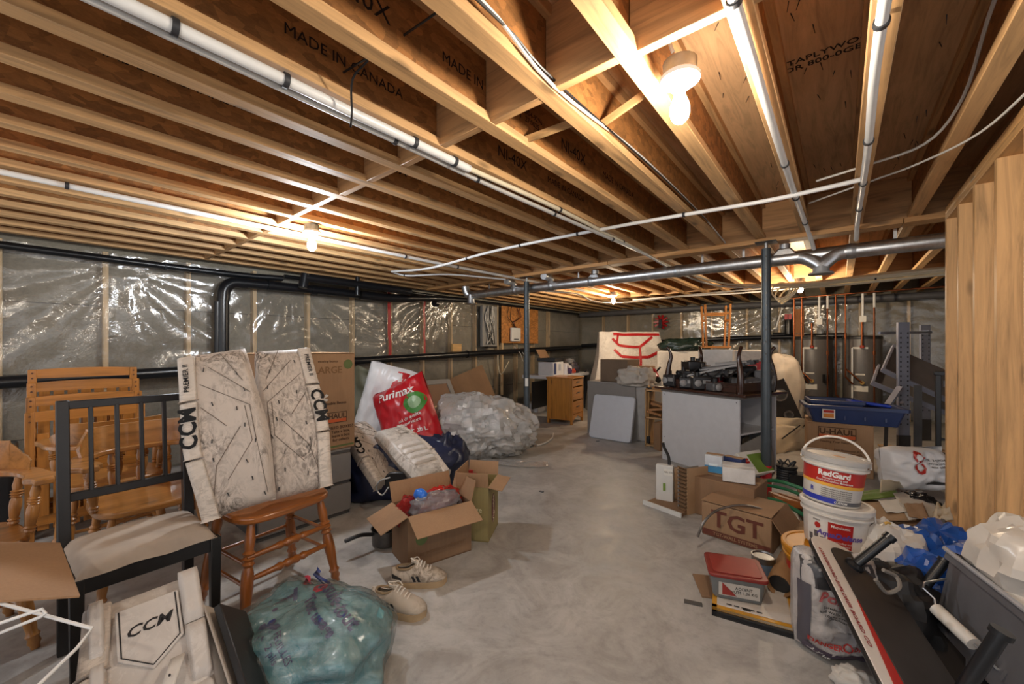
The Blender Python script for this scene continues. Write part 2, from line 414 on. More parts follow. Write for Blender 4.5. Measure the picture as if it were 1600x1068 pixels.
# partition of bare 2x6 studs on the right
PXW = .535
part = thing('stud_partition', 'bare pine stud partition wall framed at the right edge', 'partition', (PXW, 0, 0))
M_p = wood('#c89c69', 2, .55); M_p1 = wood('#bd8f5a', 1, .55)
for y in (3.80, 3.46, 3.10, 2.73, 2.36):
    if y == 3.80: ps = MB().box((.07, 0, ZC/2-.02), (.14, .04, ZC-.12)).build('stud', M_p, part, bevel=.002, seg=1); o = ps
    else: o = copy_part(ps, part)
    o.location = (0, y, 0)
MB().box((.07, 3.08, ZC-.022), (.14, 1.48, .038)).build('top_plate', M_p1, part, bevel=.002, seg=1)
MB().box((.07, 3.08, ZC-.062), (.14, 1.48, .038)).build('top_plate', M_p1, part, bevel=.002, seg=1)
MB().box((.07, 3.08, .02), (.14, 1.48, .038)).build('bottom_plate', M_p1, part, bevel=.002, seg=1)
# ------------------------------------------------------------------ lamps
M_porc = plain('#e9e6e0', .25, .04)
def lamp(p, label, warm=True, power=1.0, drop=.0, col=None):
    t = thing('bulb_fixture', label, 'ceiling light', p)
    MB().lathe([(.05, -.045), (.052, 0)], 16).build('junction_box', steel('#8d8a84', .5), t, smooth=True)
    MB().lathe([(.028, -.085), (.03, -.075), (.06, -.06), (.062, -.05), (.058, -.045)], 24).build('lamp_holder', M_porc, t, smooth=True)
    col = col or (BULB_WARM if warm else BULB_COOL)
    MB().lathe([(.0, -.195), (.014, -.192), (.025, -.18), (.0305, -.16), (.029, -.14), (.02, -.115), (.015, -.1), (.014, -.085)], 16).build('bulb', emit(col, BULB_POWER*power, 'bulb_%s_%s' % (warm, power)), t, smooth=True)
    return t
lamp((-.395, 1.33, ZC+.0), 'bare white bulb in a porcelain holder nearest the camera, upper right', True, 1.0)
lamp((-3.04, 1.36, ZC+.0), 'cool white bare bulb glowing over the wooden chairs at left', False, 1.5)
lamp((-.055, -.75, ZC), 'added unseen fill bulb behind the viewpoint in the bay of the white pipe', True, .8)  # added off-frame fill light, brightens the right-hand joist bays
lamp((-2.96, -.85, ZC), 'added unseen fill bulb beyond the left edge over the oak chairs', True, .3)  # second added fill light, outside the view on the left
lamp((-2.90, 6.2, ZC), 'small bare bulb above the junk near the far corner', True, 1.5, col=BULB_FAR)
lamp((-.40, 6.5, ZC), 'bare bulb above the water heaters near the cable bundle', True, 1.5, col=BULB_FAR)
# ================================================================== posts, ducts, pipes and cables
M_post = plain('#4d5459', .42, .18, 9, .6); M_galv = steel('#cfd2d5', .36); M_galv2 = steel('#b4b7ba', .45)
M_pvc = plain('#dcdcda', .32, .05); M_abs = plain('#15171b', .3, .2); M_tape = plain('#b3202a', .45, .25); M_paper = plain('#d9d6ce', .7, .06)
M_copper = steel('#96593a', .35); M_cable = plain('#d9cdb2', .55, .1); M_cableW = plain('#c9c6c0', .5, .08); M_strap = plain('#2b2c30', .5, .1)
M_greyp = plain('#5a5a5e', .45, .15)
def post(p, label, tag_z=None):
    t = thing('steel_post', label, 'post', p)
    MB().tube([(0, 0, .012), (0, 0, 1.10)], .038, 20).build('lower_tube', M_post, t, smooth=True)
    MB().tube([(0, 0, 1.08), (0, 0, 2.05)], .034, 20).build('upper_tube', M_post, t, smooth=True)
    MB().tube([(0, 0, .012), (0, 0, .26)], .0395, 20).build('red_tape_wrap', M_tape, t, smooth=True)['label'] = 'red tape wrapped round the foot'
    MB().box((0, 0, .006), (.15, .12, .012)).build('base_plate', M_post, t, bevel=.002)
    MB().tube([(0, 0, 2.04), (0, 0, 2.095)], .012, 10).build('jack_screw', M_galv2, t, smooth=True)
    MB().box((0, 0, 2.1005), (.15, .1, .01)).build('top_plate', M_abs, t, bevel=.002)
    h0 = None; a = atan2(-p[1], -p[0])
    for k in range(9):
        if h0 is None: h0 = MB().tube([(0, 0, 0), (.003, 0, 0)], .007, 10).build('pin_hole', M_black, t); o = h0
        else: o = copy_part(h0, t)
        o.location = (cos(a)*.0335, sin(a)*.0335, 1.18+.1*k); o.rotation_euler = (0, 0, a)
    if tag_z:
        MB().grid(lambda u, v: (cos(a-.5+u)*.0398, sin(a-.5+u)*.0398, tag_z-.05+.1*v), 6, 2).build('label_sticker', M_paper, t, smooth=True)
    return t
P1 = atz(828, 695); P2 = atz(1196, 777); P1.y = 3.98; P2.y = 3.9
post((P1.x, P1.y, 0), 'grey steel jack post with white sticker beside the clear plastic heap', .80)
post((P2.x, P2.y, 0), 'grey steel jack post with pin holes between white desk and moving box')
# ---- round duct
DY, DZ, DR = 4.10, 1.985, .056
def dx(px): return aty(px, 400, DY).x
d = thing('round_duct', 'long galvanized round air duct hung under the joists across the room', 'duct', (0, 0, 0))
xs = [dx(742), dx(806), dx(863), dx(925), dx(1060), dx(1200), dx(1330), 1.9]
for a, b in zip(xs[:-1], xs[1:]):
    MB().tube([(a+.003, DY, DZ), (b-.003, DY, DZ)], DR, 24).build('duct_section', M_galv, d, smooth=True)
for x in xs[1:-1]:
    MB().tube([(x-.03, DY, DZ), (x-.01, DY, DZ), (x, DY, DZ), (x+.01, DY, DZ), (x+.03, DY, DZ)], [DR+.002, DR+.004, DR+.007, DR+.004, DR+.002], 24).build('duct_collar', M_galv2, d, smooth=True)
def saddle(x, w, h, y=DY):
    prof = lambda u, v: (x-w/2*(1-v*.75)+u*w*(1-v*.75), y, DZ+.02+v*h)
    MB().add([(x-w/2, y-.05, DZ+.0), (x+w/2, y-.05, DZ+.0), (x+w/2, y+.05, DZ), (x-w/2, y+.05, DZ), (x-.045, y-.045, DZ+h), (x+.045, y-.045, DZ+h), (x+.045, y+.045, DZ+h), (x-.045, y+.045, DZ+h)],
             [(3, 2, 1, 0), (4, 5, 6, 7), (0, 1, 5, 4), (1, 2, 6, 5), (2, 3, 7, 6), (3, 0, 4, 7)]).build('takeoff_saddle', M_galv, d, bevel=.012, seg=3)
    MB().tube([(x, y, DZ+h-.005), (x, y, DZ+h+.04)], .04, 18).build('takeoff_collar', M_galv2, d, smooth=True)
saddle(dx(1226), .22, .085); saddle(dx(930), .19, .075)
for px in (805, 863):
    x = dx(px); MB().tube(smoothpath([(x, DY-.02, DZ+.03), (x, DY-.05, DZ+.08), (x-.02, DY-.11, DZ+.10), (x-.02, DY-.16, DZ+.10)], 4), .042, 16).build('takeoff_elbow', M_galv, d, smooth=True)
x = dx(1283)
MB().tube(smoothpath([(x+.14, DY, DZ), (x+.08, DY-.01, DZ-.02), (x+.02, DY-.03, DZ-.075), (x, DY-.035, DZ-.1)], 5), [.056]*6+[.055]*10, 20).build('branch_elbow', M_galv, d, smooth=True)
MB().tube(smoothpath([(x-.15, DY, DZ), (x-.09, DY-.01, DZ-.02), (x-.02, DY-.03, DZ-.075), (x, DY-.035, DZ-.1)], 5), .055, 20).build('branch_elbow', M_galv, d, smooth=True)
MB().lathe([(.05, -.165), (.085, -.165), (.082, -.152), (.056, -.148), (.054, -.08)], 24, T((x, DY-.035, DZ))).build('diffuser_cap', plain('#9a9c9e', .5, .05, 9, .4), d, smooth=True)
xe = xs[0]
MB().tube(smoothpath([(xe+.01, DY, DZ), (xe-.08, DY, DZ), (xe-.14, DY-.03, DZ+.05), (xe-.17, DY-.06, ZC+.12)], 5), .056, 20).build('duct_elbow', M_galv, d, smooth=True)
MB().lathe([(.085, -.14), (.09, -.135), (.06, -.12), (.052, -.06), (.05, 0)], 20, T((xe-.06, DY-.02, DZ))).build('diffuser_cap', M_galv, d, smooth=True)
for px in (760, 900, 1095, 1160, 1400):
    x = dx(px); MB().box((x, DY+.0575, DZ+.08), (.02, .002, .16)).build('hanger_strap', M_galv2, d)
# ---- white pipes under the joists
def pipe(name, label, cat, pts, r, m, clamps=(), n=12, cm=None, smooth_n=5, group=None):
    P = smoothpath(pts, smooth_n) if len(pts) > 2 else [Vector(p) for p in pts]
    t = thing(name, label, cat, tuple(P[0]), 0, group); o = P[0]
    MB().tube([p-o for p in P], r, n).build('pipe_run', m, t, smooth=True)
    for c in clamps:
        i = min(range(len(P)-1), key=lambda i: (P[i]-Vector(c)).length); dr = (P[i+1]-P[i]).normalized()
        q = P[i]+dr*max(0, min((P[i+1]-P[i]).length, (Vector(c)-P[i]).dot(dr))) - o
        MB().tube([q-dr*.008, q+dr*.008], r*1.25+.001, n).build('clamp', cm or M_strap, t, smooth=True)
    return t
x5 = .098-.306*5
pipe('vacuum_pipe', 'thicker white plastic pipe strapped under a joist across the upper left ceiling', 'pipe', [(x5+.012, -1.2, 2.118), (x5+.012, 0, 2.118), (x5+.012, 1.25, 2.118), (x5+.012, 1.4, 2.118)], .0185, M_pvc, [(x5, .2, 2.1), (x5, .55, 2.1), (x5, .95, 2.1), (x5, 1.3, 2.1)])
pipe('vacuum_pipe', 'thinner grey-white plastic pipe running below the thicker one to mid room', 'pipe', [(x5-.03, -1.2, 2.112), (x5-.03, 1, 2.112), (x5-.03, 1.6, 2.11), (x5+.0, 2.6, 2.105), (x5+.05, 3.6, 2.09), (x5+.1, 4.6, 2.03), (x5+.3, 5.5, 1.99), (x5+.75, 5.9, 1.985)], .0125, plain('#bcbab6', .35, .08), [(x5, .95, 2.1), (x5, 1.5, 2.1), (x5, 2.2, 2.1), (x5, 3, 2.1)])
pipe('conduit', 'white cable pair curving off the thick pipe past the beam', 'cable', [(x5+.012, 1.38, 2.118), (x5+.03, 2.2, 2.125), (x5+.02, 3.2, 2.12), (x5+.1, 4.4, 2.06), (x5+.38, 5.4, 2.0), (x5+.9, 5.84, 1.99)], .013, M_cable, [(x5, 2.2, 2.1), (x5, 3.2, 2.1)])
pipe('vacuum_pipe', 'white plastic pipe crossing the left ceiling below the cool bulb', 'pipe', [(-3.25, -1.2, 2.115), (-3.25, .3, 2.112), (-3.26, 1.2, 2.115), (-3.24, 2.6, 2.11), (-3.2, 3.6, 2.11), (-3.1, 5.2, 2.11), (-3.0, 6.3, 2.09)], .016, M_pvc, [(-3.2, .15, 2.1), (-3.2, 1.3, 2.1), (-3.2, 2.2, 2.1), (-3.2, 3, 2.1), (-3.1, 4.6, 2.1)])
xd, xe_ = -.208, .098
pipe('vacuum_pipe', 'white plastic pipe strapped along the joist right of the nearest bulb', 'pipe', [(xd+.0, -1, 2.12), (xd, 1, 2.12), (xd+.005, 2.6, 2.12), (xd+.02, 3.5, 2.115), (xd+.04, 3.85, 2.06), (xd+.05, 4.0, 2.02)], .0145, M_pvc, [(xd, 1.15, 2.1), (xd, 2.2, 2.1), (xd, 2.9, 2.1), (xd, 3.5, 2.1)])
pipe('vacuum_pipe', 'white plastic pipe strapped along the joist nearest the stud partition', 'pipe', [(xe_, -1, 2.12), (xe_-.005, 1, 2.12), (xe_-.01, 1.7, 2.12), (xe_, 2.4, 2.12), (xe_+.0, 3.6, 2.118), (xe_, 4.0, 2.05)], .0145, M_pvc, [(xe_, 1.45, 2.1), (xe_, 2.3, 2.1), (xe_, 2.8, 2.1), (xe_, 3.4, 2.1)])
pipe('cross_pipe', 'thin white pipe running crosswise below all joists toward the left wall', 'pipe', [(-4.1, 2.76, 2.128), (-3.4, 2.77, 2.085), (-2.4, 2.76, 2.125), (-1.2, 2.78, 2.125), (-.4, 2.78, 2.1), (-.1, 2.8, 2.11), (.1, 2.82, 2.125)], .0125, M_pvc, [(-2.9, 2.77, 2.1), (-2.2, 2.77, 2.1), (-1.6, 2.77, 2.1), (-.8, 2.77, 2.1)])
pipe('cross_pipe', 'short white pipe branch at the left ceiling under the black drain', 'pipe', [(-4.1, 2.76, 2.128), (-4.05, 2.95, 2.1), (-3.6, 3.2, 2.1), (-3.3, 3.9, 2.1)], .011, M_pvc, [(-4.05, 2.9, 2.1)])
# ---- black drains on the left wall
XW = XL+.235
L0 = lambda y: .955+.0305*(y+.1)
pipe('drain_pipe', 'long black drain pipe along the middle of the left wall', 'pipe', [(XW, -1.2, L0(-1.2)), (XW, 2, L0(2)), (XW, 5, L0(5)), (XW, 9.0, L0(9))], .052, M_abs, [(XW, 4.9, 1.1), (XW, 2.6, 1.03)], 16, M_abs)
t = thing('drain_stack', 'black drain stack rising from the wall pipe and turning along the joists', 'pipe', (XW, 1.36, 0))
MB().tube([(0, 0, L0(1.36)+.03)]+[(0, .0, 1.75)], .055, 18).build('riser', M_abs, t, smooth=True)
MB().tube([(0, -.05, 1.0), (0, -.05, 1.72)], .03, 12).build('riser', M_abs, t, smooth=True)
MB().tube(smoothpath([(0, 0, 1.74), (0, .015, 1.86), (0, .09, 1.935), (0, .22, 1.945)], 5), .06, 18).build('elbow', M_abs, t, smooth=True)
MB().tube([(0, .2, 1.945), (.03, 1.0, 1.955), (.06, 1.6, 1.95)], .052, 18).build('drain_run', M_abs, t, smooth=True)
MB().tube(smoothpath([(.06, 1.55, 1.95), (.09, 2.0, 1.945), (.11, 2.5, 1.985), (.1, 2.9, 2.02), (.05, 3.6, 2.06)], 5), [.06]*10+[.045]*11, 18).build('drain_run', M_abs, t, smooth=True)
MB().tube([(.25, .75, 2.06), (.3, 1.5, 2.05), (.3, 2.2, 2.035)], .05, 16).build('drain_run', M_abs, t, smooth=True)
MB().tube([(.25, .72, 1.93), (.25, .75, 2.1)], .05, 16).build('tee', M_abs, t, smooth=True)
MB().tube([(.3, 1.38, 1.905), (.3, 1.38, 2.14)], .028, 12).build('hanger_pipe', M_abs, t, smooth=True)
MB().tube([(.08, 2.25, 1.98), (.08, 2.25, 2.12)], .05, 12).build('cleanout', M_abs, t, smooth=True)
for y in (.45, .95, 1.6, 2.9): MB().tube([(.03, y-.03, 1.95), (.03, y+.03, 1.95)], .06, 16).build('coupling', M_abs, t, smooth=True)
pipe('vent_and_shade_line', 'black vent pipe tight under the joists at the top of the left wall', 'pipe', [(XL+.2, -1.2, 2.07), (XL+.2, 0, 2.045), (XL+.2, 1.4, 2.035), (XL+.25, 1.95, 2.05)], .032, M_abs, [(XL+.2, .75, 2.04)], 12)
pipe('vent_and_shade_line', 'thin black tube standing in for joist shadow along the far half of the left wall', 'pipe', [(XL+.16, 2.0, 2.09), (XL+.16, 5, 2.085), (XL+.16, 9.1, 2.085)], .024, M_abs, (), 10)  # shadow line of the joists modelled as a thin black tube
pipe('drain_pipe', 'dark grey drain pipe along the top of the far wall', 'pipe', [(XL+.2, 9.1, 2.06), (-2, 9.1, 2.06), (2.5, 9.1, 2.055)], .06, M_greyp, [(-.8, 9.1, 2.06), (.7, 9.1, 2.06)], 16, M_greyp)
pipe('drain_pipe', 'black drain pipe across the lower far wall behind the stacked furniture', 'pipe', [(XL+.25, 9.08, 1.27), (-2, 9.08, 1.4), (.1, 9.08, 1.44)], .045, M_abs, (), 14)
# ---- cream cable bundle and copper run
for k, (dz, dy) in enumerate(((0, 0), (.03, .03), (.012, -.035), (-.025, .02))):
    pipe('cable', ('upper', 'rear', 'front', 'lower')[k]+' cream cable of the bundle hung above the water heaters', 'cable', [(-.62+.02*k, 5.82+dy, 1.985+dz*.5), (-.2, 5.8+dy, 1.96+dz), (.4, 5.8+dy, 1.98+dz*1.3), (1.2, 5.8+dy, 2.0+dz), (2.2, 5.8, 2.02+dz)], .016, M_cable, ((.3, 5.8, 1.98), (.9, 5.8, 2)) if k == 0 else (), 8, group='cables of the ceiling bundle')
for k in range(4):
    P = [(-.55+.03*k+.09*cos(a), 5.82+.05*sin(a)+.02*k, 1.92-.02*k+.1*sin(a*1.0+.4*k)) for a in [q*2*pi/12 for q in range(13)]]
    pipe('cable_coil', ('first', 'second', 'third', 'fourth')[k]+' slack loop of cream cable beside the perforated post', 'cable', P, .009, M_cable, (), 6, smooth_n=2, group='slack cable loops')
pipe('cable', 'white cable drooping from the far bulb to the post line', 'cable', [(-3.6, 5.2, 2.12), (-3.3, 5.7, 2.1), (-3.1, 5.95, 1.98), (-2.7, 6.3, 1.97), (-1.8, 6.6, 2.05), (-.6, 6.6, 2.06)], .012, M_cableW, (), 6)
pipe('cable', 'white cable along the far joists above the grey drain', 'cable', [(-2.9, 7.0, 2.09), (-2, 7.1, 2.1), (-1.2, 7.2, 2.09), (-.3, 7.2, 2.1)], .013, M_cableW, (), 6)
pipe('copper_pipe', 'horizontal copper pipe below the joists feeding the water heaters', 'pipe', [(-.75, 8.36, 2.07), (.2, 8.36, 2.09), (2.2, 8.36, 2.11)], .013, M_copper, (), 10)
# ---- loose wires in the joist bays
xb = .098-.306*3
pipe('cable', 'white cable stapled along the joist behind the nearest bulb', 'cable', [(xb+.045, .3, 2.14), (xb+.05, .8, 2.2), (xb+.045, 1.18, 2.15), (xb+.045, 2.0, 2.2), (xb+.04, 3.2, 2.2), (xb+.045, 3.9, 2.15)], .006, M_cableW, (), 6)
pipe('cable', 'black cable lying beside the white one along the joist', 'cable', [(xb+.052, .3, 2.17), (xb+.05, .9, 2.19), (xb+.046, 1.2, 2.17), (xb+.05, 2.3, 2.19), (xb+.045, 3.3, 2.19)], .005, M_black, (), 6)
pipe('cable', 'short white cable feeding the nearest porcelain bulb holder', 'cable', [(-.40, 1.28, 2.15), (-.42, 1.25, 2.21), (-.47, 1.24, 2.24), (-.51, 1.235, 2.3)], .006, M_cableW, (), 6)
pipe('cable', 'grey cable looped along the rightmost joist by the partition', 'cable', [(.37, 1.0, 2.3), (.36, 1.8, 2.28), (.37, 2.3, 2.2), (.3, 2.6, 2.16), (.1, 2.75, 2.17), (-.1, 2.8, 2.16)], .006, M_cableW, (), 6)
pipe('cable', 'white cable sagging from the partition plate to the joists', 'cable', [(.55, 2.2, 2.17), (.45, 2.5, 2.12), (.3, 2.8, 2.14), (.15, 2.95, 2.15), (-.15, 3.2, 2.16)], .005, M_cableW, (), 6)
x6 = .098-.306*5+.01
t = pipe('wire_tail', 'black wire tail dangling from a joist web beside the thick pipe', 'wire', [(-1.15, .72, 2.4), (-1.16, .74, 2.3), (-1.2, .73, 2.2), (-1.3, .72, 2.16), (-1.36, .75, 2.08), (-1.35, .74, 2.02)], .004, M_black, (), 5)
pipe('wire_tail', 'thin dark wire crossing the joist bay left of the nearest bulb', 'wire', [(-1.42, .75, 2.25), (-1.13, .8, 2.27), (-.83, .86, 2.32), (-.52, .92, 2.36)], .004, M_black, (), 5)
for (xa, ya, za, xb_, yb, zb) in ((-.83, 1.6, 2.2, -.53, 1.55, 2.25), (-1.43, .1, 2.25, -1.13, .35, 2.26), (-1.12, 1.45, 2.18, -.84, 1.5, 2.2)):
    MB().bar((xa, ya, za), (xb_, yb, zb), .012, .03).build('bridging_strap', wood('#c39a68', 0, .6), ceil)
# ---- wall fittings on the left wall
FX = XL+.19
def wall_rect(px0, py0, px1, py1): 
    a = atx(px0, (py0+py1)/2, FX); b = atx(px1, (py0+py1)/2, FX); c = (a+b)/2
    return a.y, b.y, zat(c, py1), zat(c, py0)
y0, y1, z0, z1 = wall_rect(752, 478, 775, 541)
t = thing('electrical_panel', 'open grey electrical panel full of black cables on the left wall', 'electrical panel', (FX, (y0+y1)/2, (z0+z1)/2))
W, Hh = y1-y0, z1-z0
MB().box((0, 0, 0), (.06, W, Hh)).build('panel_back', plain('#8d8b88', .6), t, bevel=.004)
for k in range(14):
    ya = random.uniform(-.35, .35)*W; z = Hh*.5
    P = [(.045, ya*.6, z), (.05+.02*random.random(), ya+random.uniform(-.05, .05), Hh*.2), (.05+.02*random.random(), ya*.5+random.uniform(-.06, .06), -Hh*.1), (.045, random.uniform(-.3, .3)*W, -Hh*.45)]
    MB().tube(smoothpath(P, 4), .008, 5).build('panel_cable', M_black if k % 4 else M_cableW, t, smooth=True)
MB().box((.06, .02, -Hh/2-.01), (.05, W*.6, .03)).build('breaker_bar', M_black, t)
y0, y1, z0, z1 = wall_rect(785, 481, 842, 536)
tb = thing('plywood_board', 'plywood service board mounted on the left wall behind the post', 'board', (FX-.03, (y0+y1)/2, (z0+z1)/2))
MB().box((0, 0, 0), (.018, y1-y0, z1-z0)).build('board_panel', osb('#b5793f', 'osb_board'), tb, bevel=.002, seg=1)
MB().bar((-.0, -(y1-y0)/2+.02, -(z1-z0)/2), (0, -(y1-y0)/2+.02, -1.4), .05, .03).build('batten', M_stud, tb)
y0, y1, z0, z1 = wall_rect(797, 512, 811, 533)
t = thing('router_box', 'small white network box mounted on the plywood board', 'router', (FX+.02, (y0+y1)/2, (z0+z1)/2))
MB().box((0, 0, 0), (.05, y1-y0, z1-z0)).build('housing', M_pvc, t, bevel=.008); MB().box((.027, 0, -(z1-z0)*.35), (.004, (y1-y0)*.5, .02)).build('port_strip', M_black, t)
for k in range(5):
    ya = (y0+y1)/2+random.uniform(-.2, .2)
    pipe('wire_tail', ('first', 'second', 'third', 'fourth', 'fifth')[k]+' black wire draped down the plywood board to the network box', 'wire', [(FX+.0, ya, 2.05), (FX+.02, ya+random.uniform(-.1, .1), 1.85), (FX+.03, (y0+y1)/2+random.uniform(-.15, .15), 1.75), (FX+.01, (y0+y1)/2+random.uniform(-.06, .06), z1)], .006, M_black if k else plain('#8a3a20', .6), (), 5, group='wires on the plywood board')
y0, y1, z0, z1 = wall_rect(706, 537, 720, 549)
t = bx('wall_box', (0, 0, 0), (.05, y1-y0, z1-z0), wood('#d0a468', 1, .6)); t.location = (FX, (y0+y1)/2, (z0+z1)/2); tag(t, 'small wooden junction block on the left wall above the drain', 'box')
pipe('wire_tail', 'white wire loop hanging from the plywood board over the drain', 'wire', [(FX+.0, aty(803, 545, 6).y*0+atx(803, 545, FX).y, 1.25), (FX+.12, atx(806, 560, FX).y, 1.1), (FX+.12, atx(810, 575, FX).y, .95), (FX+.12, atx(814, 565, FX).y, 1.02), (FX+.06, atx(808, 548, FX).y, 1.22)], .007, M_cableW, (), 5)
pipe('wire_tail', 'yellowish wires hanging to the floor below the plywood board', 'wire', [(FX+.05, atx(775, 560, FX).y, 1.1), (FX+.02, atx(777, 580, FX).y, .9), (FX+.02, atx(782, 592, FX).y, .7), (FX+.02, atx(794, 570, FX).y, .95)], .01, M_cable, (), 5)
# ================================================================== left side: chairs, pads, boxes
M_blackwood = plain('#211f1f', .38, .2); M_oak = wood('#a5713a', 2, .32, coat=.3); M_oakx = wood('#a5713a', 0, .32, coat=.3); M_oaky = wood('#a5713a', 1, .32, coat=.3)
M_cherry = wood('#8f5426', 2, .28, coat=.4); M_cherryx = wood('#8f5426', 0, .28, coat=.4)
M_teak = wood('#a66b2c', 2, .38, coat=.2); M_teakx = wood('#a66b2c', 0, .38, coat=.2)
M_seatfab = plain('#a89a8c', .85, .18, 6, 0, .2); M_ink = plain('#16161a', .6, .05); M_white = plain('#d8d4cd', .5, .06)
M_pad = scuffed('#c8bbaf', '#453c35', .7, .5, (9, 9, 5)); M_pad2 = scuffed('#d0cac4', '#7a7068', .14, .42, (4, 4, 4)); M_padroll = scuffed('#cfc4b8', '#5a4f45', .3, .45, (3, 3, 8))
M_stitch = plain('#3a3029', .8, .05); M_seam = plain('#75695f', .8, .1); M_cardA = card('#9c7a5a'); M_cardB = card('#84664b'); M_cardC = card('#ab8a68')
TURN = [(0, .62), (.03, .62), (.06, .9), (.1, .75), (.13, 1.0), (.16, .7), (.22, .82), (.38, 1.0), (.5, .95), (.56, .7), (.585, 1.05), (.61, .75), (.635, 1.1), (.66, .75), (.685, 1.05), (.71, .7), (.8, .85), (.92, .62), (1, .55)]
STR = [(0, .5), (.12, .7), (.3, .8), (.36, 1.15), (.4, .8), (.44, 1.25), (.5, 1.0), (.56, 1.25), (.6, .8), (.64, 1.15), (.7, .8), (.88, .7), (1, .5)]
def turned(p, q, r, prof=TURN, n=12):
    p = Vector(p); q = Vector(q)
    return MB().tube([p+(q-p)*t for t, _ in prof], [r*k for _, k in prof], n)
# ---- black dining chair, facing +X
def black_chair():
    t = thing('dining_chair', 'black wooden dining chair with slatted back and grey upholstered seat', 'chair', (-2.23, .31, 0), radians(92))
    w, d = .40, .40
    for s in (-1, 1):
        m = MB(); m.add([(s*w/2-.019, d/2-.022, 0), (s*w/2+.019, d/2-.022, 0), (s*w/2+.019, d/2+.022, 0), (s*w/2-.019, d/2+.022, 0),
                         (s*w/2-.019, d/2-.03, .46), (s*w/2+.019, d/2-.03, .46), (s*w/2+.019, d/2+.02, .46), (s*w/2-.019, d/2+.02, .46),
                         (s*w/2-.019, d/2+.035, 1.015), (s*w/2+.019, d/2+.035, 1.015), (s*w/2+.019, d/2+.06, 1.015), (s*w/2-.019, d/2+.06, 1.015)],
                        [(3, 2, 1, 0), (8, 9, 10, 11)]+[(a+b, (a+1) % 4+b, (a+1) % 4+4+b, a+4+b) for b in (0, 4) for a in range(4)])
        m.build('rear_leg', M_blackwood, t, bevel=.003, seg=1)
        MB().box((s*w/2, -d/2+.02, .215), (.038, .038, .43), taper=.8).build('leg', M_blackwood, t, bevel=.003, seg=1)
        MB().box((s*(w/2-.002), 0, .405), (.02, d-.04, .06)).build('side_rail', M_blackwood, t, bevel=.002, seg=1)
    yb = lambda z: d/2+.0+(z-.46)*.085
    MB().box((0, -d/2+.02, .405), (w, .022, .06)).build('front_rail', M_blackwood, t, bevel=.002, seg=1)
    MB().box((0, yb(1.0)+.0, .995), (w-.03, .022, .034)).build('top_rail', M_blackwood, t, bevel=.003, seg=1)
    MB().box((0, yb(.62), .62), (w-.03, .022, .035)).build('lower_rail', M_blackwood, t, bevel=.003, seg=1)
    for k in range(4):
        x = -.12+.08*k; MB().bar((x, yb(.63), .63), (x, yb(.985), .985), .022, .014, (1, 0, 0)).build('slat', M_blackwood, t, bevel=.002, seg=1)
    def cush(u, v):
        x = (u-.5)*2; y = (v-.5)*2; e = (1-abs(x)**6)*(1-abs(y)**6)
        return (x*(w/2+.005)*(1-.0*y), y*(d/2-.01)-.012, .432+.055*max(0, e)**.5+.006*noise.noise(Vector((x*2, y*2, 0))))
    MB().grid(cush, 22, 22).build('seat_cushion', M_seatfab, t, smooth=True, auto=180)
    MB().box((0, -.01, .425), (w-.02, d-.05, .02)).build('seat_board', M_blackwood, t)
black_chair()
